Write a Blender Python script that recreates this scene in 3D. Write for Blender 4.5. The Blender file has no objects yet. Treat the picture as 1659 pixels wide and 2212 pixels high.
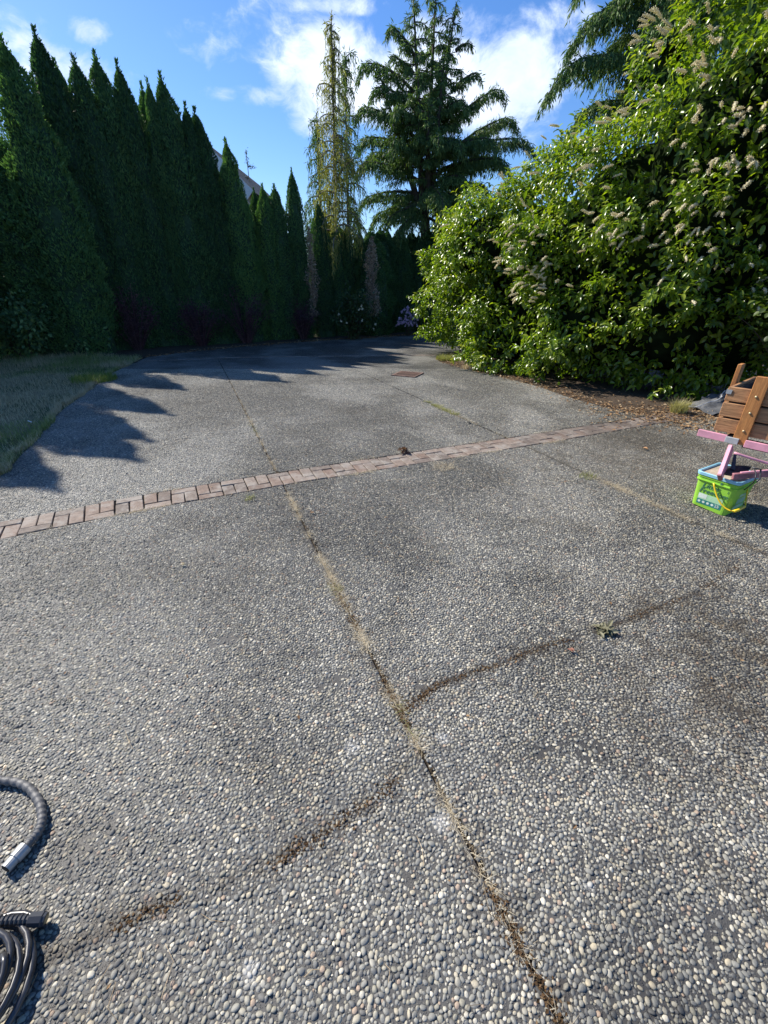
import bpy, math, random
import numpy as np
from mathutils import Vector, Matrix, noise as mnoise
random.seed(7); rng = np.random.default_rng(7)
sc = bpy.context.scene
R = math.radians
# ------------------------------------------------------------------ camera
PITCH, CAMH, FPX = R(27.8), 1.6, 932.0          # focal length in units of a 1659 px wide frame
cd = bpy.data.cameras.new('camera'); cam = bpy.data.objects.new('camera', cd); sc.collection.objects.link(cam)
cam.location = (0, 0, CAMH); cam.rotation_euler = (R(90) - PITCH, 0, 0)
cd.sensor_fit = 'HORIZONTAL'; cd.sensor_width = 36; cd.lens = 36 * FPX / 1659
cd.clip_start = .05; cd.clip_end = 1500
sc.camera = cam
sc.render.resolution_x, sc.render.resolution_y = 768, 1024
sc.view_settings.view_transform = 'Standard'; sc.view_settings.look = 'None'
sc.view_settings.exposure = 0.86; sc.view_settings.gamma = 1; sc.view_settings.use_curve_mapping = False
sc.cycles.max_bounces = 6; sc.cycles.diffuse_bounces = 3; sc.cycles.glossy_bounces = 2; sc.cycles.transmission_bounces = 3
sc.cycles.use_denoising = True; sc.cycles.caustics_reflective = False; sc.cycles.caustics_refractive = False
sc.cycles.sample_clamp_indirect = 4
# ------------------------------------------------------------------ sun
SUN_EL = R(40.5); TO_SUN_H = Vector((-.835, .55, 0)).normalized()
TO_SUN = Vector((TO_SUN_H.x * math.cos(SUN_EL), TO_SUN_H.y * math.cos(SUN_EL), math.sin(SUN_EL)))
sd = bpy.data.lights.new('sun', 'SUN'); sd.energy = 4.3; sd.angle = R(.55); sd.color = (1, .94, .84)
so = bpy.data.objects.new('sun', sd); sc.collection.objects.link(so)
so.rotation_euler = (-TO_SUN).to_track_quat('-Z', 'Y').to_euler(); so.location = TO_SUN * 60
# ------------------------------------------------------------------ pixel helpers (1659-wide frame -> place)
cP, sP = math.cos(PITCH), math.sin(PITCH)
def G(px, py, z=0.):
    u = (px - 830) / FPX; v = (1106 - py) / FPX; f = cP + sP * v; up = -sP + cP * v; k = (z - CAMH) / up
    return Vector((u * k, f * k, z))
def T(px, py, Y):
    u = (px - 830) / FPX; v = (1106 - py) / FPX; f = cP + sP * v; up = -sP + cP * v; k = Y / f
    return Vector((u * k, Y, CAMH + up * k))
def PX(p):
    p = np.asarray(p, float); d = cP * p[..., 1] - sP * (p[..., 2] - CAMH); v = (sP * p[..., 1] + cP * (p[..., 2] - CAMH)) / d
    return 830 + FPX * p[..., 0] / d, 1106 - FPX * v, d
# ------------------------------------------------------------------ node helper
class NT:
    def __init__(s, tree): s.t = tree; s.n = tree.nodes; s.l = tree.links
    def set(s, sock, v):
        if isinstance(v, bpy.types.NodeSocket): s.l.new(v, sock)
        elif v is not None:
            if hasattr(sock, 'default_value'):
                if isinstance(v, (tuple, list)) and len(v) == 3 and sock.type == 'RGBA': v = (*v, 1)
                sock.default_value = v
    def node(s, typ, ins=None, **props):
        nd = s.n.new(typ)
        for k, v in props.items(): setattr(nd, k, v)
        for k, v in (ins or {}).items(): s.set(nd.inputs[k], v)
        return nd
    def math(s, op, a, b=None, c=None, clamp=False):
        nd = s.n.new('ShaderNodeMath'); nd.operation = op; nd.use_clamp = clamp
        s.set(nd.inputs[0], a)
        if b is not None: s.set(nd.inputs[1], b)
        if c is not None: s.set(nd.inputs[2], c)
        return nd.outputs[0]
    def vm(s, op, a, b=None, out=0):
        nd = s.n.new('ShaderNodeVectorMath'); nd.operation = op; s.set(nd.inputs[0], a)
        if b is not None: s.set(nd.inputs[3 if op == 'SCALE' else 1], b)
        return nd.outputs[1 if op in ('DOT_PRODUCT', 'LENGTH', 'DISTANCE') else 0]
    def mix(s, f, a, b, blend='MIX'):
        nd = s.n.new('ShaderNodeMix'); nd.data_type = 'RGBA'; nd.blend_type = blend
        s.set(nd.inputs[0], f); s.set(nd.inputs[6], a); s.set(nd.inputs[7], b); return nd.outputs[2]
    def ramp(s, fac, stops, interp='LINEAR'):
        nd = s.n.new('ShaderNodeValToRGB'); cr = nd.color_ramp; cr.interpolation = interp
        cr.elements.remove(cr.elements[1]); cr.elements[0].position = stops[0][0]
        for k, (p, c) in enumerate(stops):
            e = cr.elements[0] if k == 0 else cr.elements.new(p); e.color = (*c, 1) if isinstance(c, (tuple, list)) else (c, c, c, 1)
        s.set(nd.inputs[0], fac); return nd.outputs[0]
    def noise(s, vec, scale, detail=3, rough=.55, out=0, dist=0):
        nd = s.node('ShaderNodeTexNoise', {'Vector': vec, 'Scale': scale, 'Detail': detail, 'Roughness': rough, 'Distortion': dist}); return nd.outputs[out]
    def sstep(s, v, lo, hi, a=0., b=1.):
        nd = s.n.new('ShaderNodeMapRange'); nd.interpolation_type = 'SMOOTHSTEP'
        s.set(nd.inputs[0], v); nd.inputs[1].default_value = lo; nd.inputs[2].default_value = hi; nd.inputs[3].default_value = a; nd.inputs[4].default_value = b
        return nd.outputs[0]
    def bump(s, h, dist=.01, strength=1., normal=None):
        return s.node('ShaderNodeBump', {'Height': h, 'Distance': dist, 'Strength': strength, 'Normal': normal}).outputs[0]
def material(name):
    m = bpy.data.materials.new(name); m.use_nodes = True; t = m.node_tree; t.nodes.clear(); return m, NT(t)
def finish(N, shader):
    o = N.n.new('ShaderNodeOutputMaterial'); N.l.new(shader, o.inputs[0])
def principled(N, col, rough=.6, normal=None, metal=0., spec=.5, **kw):
    b = N.node('ShaderNodeBsdfPrincipled', {'Base Color': col, 'Roughness': rough, 'Normal': normal, 'Metallic': metal, 'Specular IOR Level': spec})
    for k, v in kw.items(): N.set(b.inputs[k], v)
    return b.outputs[0]
def simple(name, col, rough=.5, var=.12, scale=12, metal=0., bumpd=0., spec=.5, dirt=None, dirt_amt=.3):
    m, N = material(name); tc = N.n.new('ShaderNodeTexCoord').outputs['Object']
    n = N.noise(tc, scale, 4); lo = tuple(max(0, c * (1 - var * 1.6)) for c in col); hi = tuple(min(1, c * (1 + var)) for c in col)
    c = N.ramp(n, [(.3, lo), (.7, hi)])
    if dirt: c = N.mix(N.math('MULTIPLY', N.sstep(N.noise(tc, scale * .45, 6, .65), .45, .68), dirt_amt), c, dirt)
    nb = N.bump(N.noise(tc, scale * 6, 3), bumpd) if bumpd else None
    finish(N, principled(N, c, rough, nb, metal, spec)); return m
def leafmat(name, cols, rough=.5, trans=.3, spec=.4, tcol=None, scale=.9, tint=None, tint_amt=.5, perobj=False):
    """foliage: colour varies per leaf and in broad patches; thin leaves let light through"""
    m, N = material(name); g = N.n.new('ShaderNodeNewGeometry')
    rnd = g.outputs['Random Per Island']; pos = N.n.new('ShaderNodeTexCoord').outputs['Object']
    n = N.noise(pos, scale, 3)
    f = N.math('ADD', N.math('MULTIPLY', rnd, .55), N.math('MULTIPLY', n, .45))
    k = len(cols); c = N.ramp(f, [(.15 + .7 * i / max(1, k - 1), cc) for i, cc in enumerate(cols)])
    if tint: c = N.mix(N.math('MULTIPLY', N.sstep(N.noise(pos, scale * .8 + .3, 4), .55, .7), tint_amt), c, tint)
    if perobj: c = N.mix(1., c, N.ramp(N.n.new('ShaderNodeObjectInfo').outputs['Random'], [(0, (.62, .66, .70)), (.5, (1, 1, 1)), (1, (1.45, 1.35, 1.1))]), 'MULTIPLY')
    p = principled(N, c, rough, spec=spec)
    tb = N.node('ShaderNodeBsdfTranslucent', {'Color': N.mix(1., c, tcol or (1.35, 1.5, .6), 'MULTIPLY')}).outputs[0]
    mx = N.node('ShaderNodeMixShader', {0: trans, 1: p, 2: tb}).outputs[0]
    finish(N, mx); return m
# ------------------------------------------------------------------ world: physical sky with broken clouds
w = bpy.data.worlds.new('World'); sc.world = w; w.use_nodes = True; w.node_tree.nodes.clear(); N = NT(w.node_tree)
sky = N.node('ShaderNodeTexSky', sky_type='NISHITA', sun_disc=False, sun_elevation=SUN_EL, sun_rotation=math.atan2(TO_SUN_H.x, TO_SUN_H.y), altitude=50, air_density=1., dust_density=.35, ozone_density=3.)
skyc = N.node('ShaderNodeHueSaturation', {'Color': sky.outputs[0], 'Saturation': 1.22, 'Value': 1.}).outputs[0]
skyc = N.mix(1., skyc, (.80, .84, 1.0), 'MULTIPLY')
D = N.n.new('ShaderNodeTexCoord').outputs['Generated']
def dirp(px, py): return T(px, py, 10.) - Vector((0, 0, CAMH))
acc = None
for px, py, rx, ry, wt in [(930, 190, 330, 120, 1.1), (740, 150, 170, 110, .85), (1100, 170, 190, 130, .85), (690, 230, 110, 100, .72), (1000, 60, 260, 60, .45), (1180, 50, 260, 60, .42),
                           (760, 15, 170, 30, .42), (478, 205, 66, 26, .52), (570, 212, 95, 34, .5), (640, 235, 90, 40, .4), (192, 70, 52, 34, .52), (150, 140, 150, 45, .52), (40, 105, 70, 40, .38), (462, 257, 40, 17, .42), (60, 40, 110, 40, .1), (860, 300, 200, 60, .4), (1120, 280, 150, 70, .5)]:
    d = dirp(px, py).normalized(); dx = (dirp(px + rx, py).normalized() - d).length; dz = (dirp(px, py - ry).normalized() - d).length
    q = N.vm('MULTIPLY', N.vm('SUBTRACT', D, tuple(d)), (1 / dx, 1 / dx, 1 / dz))
    b = N.math('MULTIPLY', N.sstep(N.vm('LENGTH', q), 0.1, 1.5, 1., 0.), wt)
    acc = b if acc is None else N.math('MAXIMUM', acc, b)
warp = N.noise(D, 3., 4, .6, out=1)
Dw = N.vm('ADD', N.vm('MULTIPLY', D, (1, 1, 1.7)), N.vm('SCALE', warp, .22))
cn = N.noise(Dw, 6.5, 10, .64); cn2 = N.noise(Dw, 2.2, 5, .55)
cf = N.math('ADD', N.math('MULTIPLY', acc, .74), N.math('ADD', N.math('MULTIPLY_ADD', cn, 1.7, -.86), N.math('MULTIPLY_ADD', cn2, .6, -.3)))
mask = N.math('MULTIPLY', N.sstep(cf, .20, .60), .95)
shade = N.ramp(N.math('ADD', N.math('MULTIPLY', N.noise(Dw, 6., 6, .6), .6), N.math('MULTIPLY', cf, .35)), [(.40, (4.4, 5.3, 7.2)), (.72, (7.4, 7.9, 8.9))])
csky = N.mix(mask, skyc, shade)
bg = N.node('ShaderNodeBackground', {'Color': csky, 'Strength': .10}).outputs[0]
wo = N.n.new('ShaderNodeOutputWorld'); N.l.new(bg, wo.inputs[0])
# ------------------------------------------------------------------ mesh helpers
C = sc.collection
def mesh_from(name, V, Fs, mat=None, smooth=False):
    """V (n,3); Fs list of int arrays (k,3) or (k,4)"""
    me = bpy.data.meshes.new(name); V = np.asarray(V, np.float32)
    if not isinstance(Fs, list): Fs = [Fs]
    Fs = [np.asarray(f, np.int32) for f in Fs if len(f)]
    loops = np.concatenate([f.ravel() for f in Fs]); tot = np.concatenate([np.full(len(f), f.shape[1], np.int32) for f in Fs])
    start = np.concatenate([[0], np.cumsum(tot)[:-1]]).astype(np.int32)
    me.vertices.add(len(V)); me.vertices.foreach_set('co', V.ravel())
    me.loops.add(len(loops)); me.loops.foreach_set('vertex_index', loops)
    me.polygons.add(len(tot)); me.polygons.foreach_set('loop_start', start); me.polygons.foreach_set('loop_total', tot)
    me.polygons.foreach_set('use_smooth', np.full(len(tot), bool(smooth)))
    me.update(calc_edges=True); me.validate()
    if mat: me.materials.append(mat)
    return me
def link(name, me, parent=None, loc=None, rot=None, kind=None):
    o = bpy.data.objects.new(name, me); C.objects.link(o)
    if parent: o.parent = parent
    if loc is not None: o.location = loc
    if rot is not None: o.rotation_euler = rot
    if kind: o['kind'] = kind
    return o
def tag(o, label=None, cat=None, group=None, kind=None):
    if label: o['label'] = label
    if cat: o['category'] = cat
    if group: o['group'] = group
    if kind: o['kind'] = kind
    return o
def thing(name, label, cat, loc=(0, 0, 0), rz=0, group=None):
    o = bpy.data.objects.new(name, None); C.objects.link(o); o.location = loc; o.rotation_euler = (0, 0, rz); o.empty_display_size = .2
    return tag(o, label, cat, group)
def ground_thing(name, kind='structure'):
    o = bpy.data.objects.new(name, None); C.objects.link(o); o['kind'] = kind; return o
class MB:
    def __init__(s): s.V = []; s.F3 = []; s.F4 = []; s.n = 0
    def add(s, V, F):
        V = [tuple(v) for v in V]; s.V += V
        for f in F: (s.F4 if len(f) == 4 else s.F3).append([i + s.n for i in f])
        s.n += len(V)
    def box(s, size, M=None, bev=0.):
        x, y, z = [a / 2 for a in size]; b = min(bev, x * .9, y * .9, z * .9)
        if b <= 0:
            V = [(i * x, j * y, k * z) for i in (-1, 1) for j in (-1, 1) for k in (-1, 1)]
            F = [(0, 1, 3, 2), (4, 6, 7, 5), (0, 4, 5, 1), (2, 3, 7, 6), (0, 2, 6, 4), (1, 5, 7, 3)]
        else:
            V = []; idx = {}
            for i in (-1, 1):
                for j in (-1, 1):
                    for k in (-1, 1):
                        for ax in range(3):
                            p = [i * (x - b), j * (y - b), k * (z - b)]; p[ax] = (i, j, k)[ax] * (x, y, z)[ax]
                            idx[(i, j, k, ax)] = len(V); V.append(tuple(p))
            F = []
            for sg in (-1, 1):
                q = [idx[(sg, -1, -1, 0)], idx[(sg, 1, -1, 0)], idx[(sg, 1, 1, 0)], idx[(sg, -1, 1, 0)]]; F.append(q if sg > 0 else q[::-1])
                q = [idx[(-1, sg, -1, 1)], idx[(-1, sg, 1, 1)], idx[(1, sg, 1, 1)], idx[(1, sg, -1, 1)]]; F.append(q if sg > 0 else q[::-1])
                q = [idx[(-1, -1, sg, 2)], idx[(1, -1, sg, 2)], idx[(1, 1, sg, 2)], idx[(-1, 1, sg, 2)]]; F.append(q if sg > 0 else q[::-1])
            for a in (-1, 1):
                for b2 in (-1, 1):
                    s1 = a * b2
                    for (k0, k1, ax1, ax2, sgn) in (((a, b2, -1), (a, b2, 1), 0, 1, s1),):
                        q = [idx[(*k0, 0)], idx[(*k0, 1)], idx[(*k1, 1)], idx[(*k1, 0)]]; F.append(q if sgn > 0 else q[::-1])
                    q = [idx[(a, -1, b2, 0)], idx[(a, -1, b2, 2)], idx[(a, 1, b2, 2)], idx[(a, 1, b2, 0)]]; F.append(q[::-1] if s1 > 0 else q)
                    q = [idx[(-1, a, b2, 1)], idx[(-1, a, b2, 2)], idx[(1, a, b2, 2)], idx[(1, a, b2, 1)]]; F.append(q if s1 > 0 else q[::-1])
            for i in (-1, 1):
                for j in (-1, 1):
                    for k in (-1, 1):
                        q = [idx[(i, j, k, 0)], idx[(i, j, k, 1)], idx[(i, j, k, 2)]]; F.append(q if i * j * k > 0 else q[::-1])
        if M is not None: V = [M @ Vector(v) for v in V]
        s.add(V, F); return s
    def tube(s, pts, rad, seg=8, cap=True):
        pts = [Vector(p) for p in pts]; n = len(pts)
        if not hasattr(rad, '__len__'): rad = [rad] * n
        V = []; F = []; up = Vector((0, 0, 1)); prev = None
        for i, p in enumerate(pts):
            t = (pts[min(i + 1, n - 1)] - pts[max(i - 1, 0)]).normalized()
            if prev is None:
                a = t.cross(up)
                if a.length < .1: a = t.cross(Vector((1, 0, 0)))
                a.normalize()
            else:
                a = (prev - t * prev.dot(t)).normalized()
            prev = a; b = t.cross(a)
            for k in range(seg):
                th = 2 * math.pi * k / seg; V.append(p + (a * math.cos(th) + b * math.sin(th)) * rad[i])
        for i in range(n - 1):
            for k in range(seg):
                k2 = (k + 1) % seg; F.append((i * seg + k, i * seg + k2, (i + 1) * seg + k2, (i + 1) * seg + k))
        if cap:
            V.append(pts[0]); V.append(pts[-1]); a0 = n * seg
            for k in range(seg):
                k2 = (k + 1) % seg; F.append((a0, k2, k)); F.append((a0 + 1, (n - 1) * seg + k, (n - 1) * seg + k2))
        s.add(V, F); return s
    def build(s, name, mat, parent=None, smooth=False, kind=None, recalc=False, loc=None, rot=None):
        me = mesh_from(name, s.V, [s.F3, s.F4], mat, smooth)
        if recalc:
            import bmesh
            bm = bmesh.new(); bm.from_mesh(me); bmesh.ops.recalc_face_normals(bm, faces=bm.faces); bm.to_mesh(me); bm.free()
        return link(name, me, parent, loc, rot, kind)
def frame(o, x, y, z=None):
    x = Vector(x).normalized(); y = Vector(y); y = (y - x * y.dot(x)).normalized(); z = x.cross(y)
    return Matrix(((x.x, y.x, z.x, o[0]), (x.y, y.y, z.y, o[1]), (x.z, y.z, z.z, o[2]), (0, 0, 0, 1)))
def nrm(a): return a / np.maximum(np.linalg.norm(a, axis=-1, keepdims=True), 1e-9)
# leaf template: 12 triangles, folded along the midrib and curling down
_st = [(.22, .72), (.5, 1.), (.78, .7)]
LV = [(0, 0, 0)] + [(t, 0, -.22 * t * t) for t, _ in _st] + [(1, 0, -.26)]
for sg in (-1, 1): LV += [(t, sg * wd, .12 * wd - .22 * t * t) for t, wd in _st]
LF = []
for o_, flip in ((5, 1), (8, 0)):
    q = [(0, 1, o_), (1, 2, o_ + 1), (1, o_ + 1, o_), (2, 3, o_ + 2), (2, o_ + 2, o_ + 1), (3, 4, o_ + 2)]
    LF += [f if not flip else f[::-1] for f in q]
LV = np.array(LV, float); LF = np.array(LF)
LVs = np.array([(0, 0, 0), (.45, -1, .04), (1, 0, -.15), (.45, 1, .04)], float); LFs = np.array([(0, 1, 2), (0, 2, 3)])   # two-triangle leaf
def leaves(P, Dr, Nn, L, W, tmpl=0):
    """arrays -> (V, F). W: half width as a share of the length"""
    tv, tf = ((LV, LF), (LVs, LFs))[tmpl]
    Dr = nrm(Dr); Nn = nrm(Nn - Dr * (Nn * Dr).sum(-1, keepdims=True)); S = np.cross(Nn, Dr)
    L = np.broadcast_to(L, len(P)); W = np.broadcast_to(W, len(P))
    V = P[:, None] + L[:, None, None] * (tv[None, :, 0:1] * Dr[:, None] + tv[None, :, 1:2] * W[:, None, None] * S[:, None] + tv[None, :, 2:3] * Nn[:, None])
    F = tf[None] + (np.arange(len(P)) * len(tv))[:, None, None]
    return V.reshape(-1, 3), F.reshape(-1, 3)
def merge(parts):
    Vs, Fs, n = [], [], 0
    for V, F in parts: Vs.append(V); Fs.append(F + n); n += len(V)
    return np.concatenate(Vs), np.concatenate(Fs)
def rdir(n): return nrm(rng.normal(size=(n, 3)))
def vnoise(P, scale, seed=0., oct=1):
    out = np.zeros(len(P))
    for k in range(oct):
        s_ = scale * 2 ** k; out += np.array([mnoise.noise((p[0] * s_ + seed, p[1] * s_ - seed, p[2] * s_ + 3.1 * seed)) for p in P]) * .5 ** k
    return out
def blades(P, H, Wd, lean=.35, flat=0.):
    """thin grass blades: 3 triangles each"""
    n = len(P); a = rng.uniform(0, 2 * np.pi, n); d = np.stack([np.cos(a), np.sin(a), 0 * a], 1); s = np.stack([-np.sin(a), np.cos(a), 0 * a], 1)
    H = np.broadcast_to(H, n) * rng.uniform(.5, 1.25, n); ln = rng.uniform(0, 1, n) * lean
    up = np.array([0, 0, 1.]); Wd = np.broadcast_to(Wd, n)
    p1 = P + (up * (.55 * (1 - flat)) + d * (ln * .4)[:, None]) * H[:, None]; p2 = P + (up * (.95 - flat * .9) + d * (ln * 1.3 + flat * .8)[:, None]) * H[:, None]
    V = np.stack([P - s * Wd[:, None], P + s * Wd[:, None], p1 + s * (Wd * .7)[:, None], p1 - s * (Wd * .7)[:, None], p2], 1)
    F = np.array([(0, 1, 2), (0, 2, 3), (3, 2, 4)])[None] + (np.arange(n) * 5)[:, None, None]
    return V.reshape(-1, 3), F.reshape(-1, 3)
def inpoly(X, Y, poly):
    ins = np.zeros(len(X), bool); n = len(poly)
    for i in range(n):
        x1, y1 = poly[i][0], poly[i][1]; x2, y2 = poly[(i + 1) % n][0], poly[(i + 1) % n][1]
        if y1 == y2: continue
        c = ((y1 > Y) != (y2 > Y)) & (X < (x2 - x1) * (Y - y1) / (y2 - y1) + x1); ins ^= c
    return ins
def sheet(name, poly, z, mat, parent=None, depth=0., kind=None):
    import bmesh
    bm = bmesh.new(); vs = [bm.verts.new((p[0], p[1], z)) for p in poly]; f = bm.faces.new(vs)
    if f.normal.z < 0: f.normal_flip()
    bm.normal_update()
    if f.normal.z < 0: bmesh.ops.reverse_faces(bm, faces=[f])
    if depth:
        vb = [bm.verts.new((p[0], p[1], z - depth)) for p in poly]
        for i in range(len(vs)):
            j = (i + 1) % len(vs); bm.faces.new((vs[i], vb[i], vb[j], vs[j]))
    bmesh.ops.triangulate(bm, faces=[x for x in bm.faces if len(x.verts) > 4])
    me = bpy.data.meshes.new(name); bm.to_mesh(me); bm.free(); me.materials.append(mat)
    return link(name, me, parent, kind=kind)
# ------------------------------------------------------------------ layout of the drive
def x1(y): return .576 - .418 * y            # first long joint
def x2(y): return 3.635 - .446 * y           # second long joint
BX = np.array([-6, -2.73, -1.98, -.96, .33, 1.97, 3.61, 5.2]); BY = np.array([.95, 2.62, 3.05, 3.53, 4.08, 4.78, 5.52, 6.25])
def bl(x, off=0.): return float(np.interp(x, BX, BY)) + off * 1.09      # near edge of the brick band; off = distance across it
BW = .31; GAP = .008
def solve(fx, off):                           # where a long joint meets the band
    y = 4.
    for _ in range(30): y = bl(fx(y), off)
    return fx(y), y
LEFT = [(-3.2, -4), (-3.3, 0), (-3.42, 2.3)]; LEDGE = [(-3.5, 3.2), (-3.61, 3.74), (-3.92, 4.52), (-4.6, 6.08), (-5.06, 7.61), (-5.51, 8.91), (-5.75, 10.2)]
FB0, FB1 = (-5.75, 10.55), (1.45, 11.62)      # far brick course
def fb(x, off=0): return float(np.interp(x, [-5.75, -3.8, -1.5, 0, 1.5], [10.6, 11.22, 11.42, 11.55, 11.6])) + off
REDGE = [(1.35, 11.4), (1.3, 10.6), (1.75, 9.6), (2.35, 8.6), (2.75, 7.75), (2.95, 7.0), (3.3, 6.25), (3.75, 5.75)]
CR = [(.08, 1.22), (.25, 1.36), (.78, 1.58), (1.16, 1.72), (1.79, 2.0), (2.28, 2.3), (2.55, 2.42)]
CL = [(.13, 1.02), (.02, .91), (-.2, .76), (-.36, .67), (-.53, .62), (-.76, .53), (-.95, .45), (-3.3, -.6)]
# ------------------------------------------------------------------ ground materials
def seg_dist(N, P, a, b):
    d = (b[0] - a[0], b[1] - a[1], 0); L2 = d[0] ** 2 + d[1] ** 2
    r = N.vm('SUBTRACT', P, (a[0], a[1], 0)); t = N.math('MULTIPLY', N.vm('DOT_PRODUCT', r, d), 1 / L2, clamp=True)
    return N.vm('LENGTH', N.vm('SUBTRACT', r, N.vm('SCALE', d, t)))
def stain_group():
    g = bpy.data.node_groups.new('drive_stains', 'ShaderNodeTree')
    g.interface.new_socket('Moss', in_out='OUTPUT', socket_type='NodeSocketFloat'); g.interface.new_socket('Pale', in_out='OUTPUT', socket_type='NodeSocketFloat'); g.interface.new_socket('Dirt', in_out='OUTPUT', socket_type='NodeSocketFloat')
    N = NT(g); geo = N.n.new('ShaderNodeNewGeometry').outputs['Position']; P = N.vm('MULTIPLY', geo, (1, 1, 0))
    wob = N.noise(P, 9, 4, .6, out=1); Pw = N.vm('ADD', P, N.vm('SCALE', N.vm('SUBTRACT', wob, (.5, .5, .5)), .10))
    d = None
    lines = list(zip(CR[:5], CR[1:6])) + list(zip(CL[:6], CL[1:7])) + [((x1(3.4), 3.4), (x1(.1), .1))]
    for a, b in lines:
        s = seg_dist(N, Pw, a, b); d = s if d is None else N.math('MINIMUM', d, s)
    wn = N.noise(P, 3.2, 4, .7)
    moss = N.math('MULTIPLY', N.sstep(d, .004, .05, 1., 0.), N.sstep(wn, .42, .56))
    moss = N.math('MAXIMUM', moss, N.math('MULTIPLY', N.sstep(d, 0., .17, .75, 0.), N.sstep(N.noise(P, 8, 6, .75), .47, .62)))
    # second joint and the band edge carry brown dirt towards the right
    d2 = seg_dist(N, Pw, (x2(4.6), 4.6), (x2(1.2), 1.2)); d3 = seg_dist(N, Pw, (1.6, 4.65), (3.6, 5.4)); d3b = seg_dist(N, Pw, (3.0, 6.5), (4.2, 5.3))
    dirt = N.math('MAXIMUM', N.math('MULTIPLY', N.sstep(d2, .0, .09, .85, 0.), N.sstep(wn, .35, .6)), N.math('MULTIPLY', N.sstep(N.math('MINIMUM', d3, d3b), .0, .85, .9, 0.), N.sstep(N.noise(P, 2.6, 5, .65), .38, .62)))
    dirt = N.math('MAXIMUM', dirt, N.math('MULTIPLY', N.sstep(N.vm('LENGTH', N.vm('SUBTRACT', P, (1.35, 1.15, 0))), .1, .75, .75, 0.), N.sstep(N.noise(P, 5.5, 6, .72), .45, .62)))
    dirt = N.math('MAXIMUM', dirt, N.math('MULTIPLY', N.sstep(N.vm('LENGTH', N.vm('SUBTRACT', P, (1.9, 1.35, 0))), .3, 1.3, 1., 0.), N.sstep(N.noise(P, 5., 6, .75), .44, .58)))
    dirt = N.math('MAXIMUM', dirt, N.math('MULTIPLY', N.sstep(N.vm('LENGTH', N.vm('SUBTRACT', P, (1.9, 4.2, 0))), .1, .9, .8, 0.), N.sstep(N.noise(P, 4., 6, .7), .42, .60)))
    dirt = N.math('MAXIMUM', dirt, N.math('MULTIPLY', N.sstep(N.noise(P, 1.1, 6, .7), .50, .72), .55))
    dirt = N.math('MAXIMUM', dirt, N.math('MULTIPLY', N.sstep(N.vm('LENGTH', N.vm('SUBTRACT', P, (3.1, 4.3, 0))), .6, 1.5, .85, 0.), N.sstep(N.noise(P, 3.3, 6, .7), .32, .55)))
    # pale washed arcs and lighter dusty patches
    big = N.noise(N.vm('ADD', P, N.vm('SCALE', N.noise(P, .5, 3, .5, out=1), 1.2)), .62, 4, .6)
    pale = N.sstep(big, .40, .62)
    spot = None
    for cx, cy_, r_ in ((-.125, 1.06, .035), (.235, 1.10, .03), (.20, .80, .045), (-.35, .44, .03), (.62, .62, .02)):
        q_ = N.sstep(N.math('ADD', N.vm('LENGTH', N.vm('SUBTRACT', P, (cx, cy_, 0))), N.math('MULTIPLY_ADD', N.noise(P, 38, 5, .8), .09, -.045)), r_ * .35, r_ * 1.1, 1., 0.); spot = q_ if spot is None else N.math('MAXIMUM', spot, q_)
    lich = N.math('MULTIPLY', N.sstep(N.noise(P, 6.5, 6, .75), .66, .72), .8)
    out = N.n.new('NodeGroupOutput'); N.l.new(moss, out.inputs['Moss']); N.l.new(N.math('ADD', N.math('MAXIMUM', pale, lich), N.math('MULTIPLY', spot, 3.2)), out.inputs['Pale']); N.l.new(dirt, out.inputs['Dirt'])
    return g
SG = stain_group()
def add_stain(N, col, mossamt=1., paleamt=1.):
    s = N.node('ShaderNodeGroup'); s.node_tree = SG
    col = N.mix(N.math('MULTIPLY', s.outputs['Pale'], .30 * paleamt), col, (.52, .505, .46))
    dk = N.math('MULTIPLY', N.math('SUBTRACT', 1., s.outputs['Pale'], clamp=True), .34)
    col = N.mix(dk, col, (.05, .05, .05))
    col = N.mix(N.math('MULTIPLY', s.outputs['Moss'], .8 * mossamt), col, (.030, .020, .010))
    return N.mix(N.math('MULTIPLY', s.outputs['Dirt'], .85 * mossamt), col, (.055, .042, .026))
PEB = [(0, (.045, .048, .05)), (.14, (.085, .09, .092)), (.30, (.15, .15, .145)), (.5, (.20, .205, .19)), (.64, (.27, .265, .235)), (.78, (.36, .33, .26)), (.88, (.44, .43, .40)), (.95, (.62, .61, .57))]
def pebble_mat(col):
    m, N = material('pebble_stone'); geo = N.n.new('ShaderNodeNewGeometry').outputs['Position']
    pc = N.mix(.8, (col[0] * 1.05, col[1], col[2] * .88), N.ramp(N.noise(geo, 55, 3, .6), [(.3, (.62, .63, .66)), (.5, (1, 1, 1)), (.7, (1.35, 1.3, 1.2))]), 'MULTIPLY')
    pc = add_stain(N, pc, .75, .6)
    finish(N, principled(N, pc, .62, N.bump(N.noise(geo, 420, 3), .0008), spec=.35)); return m
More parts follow.
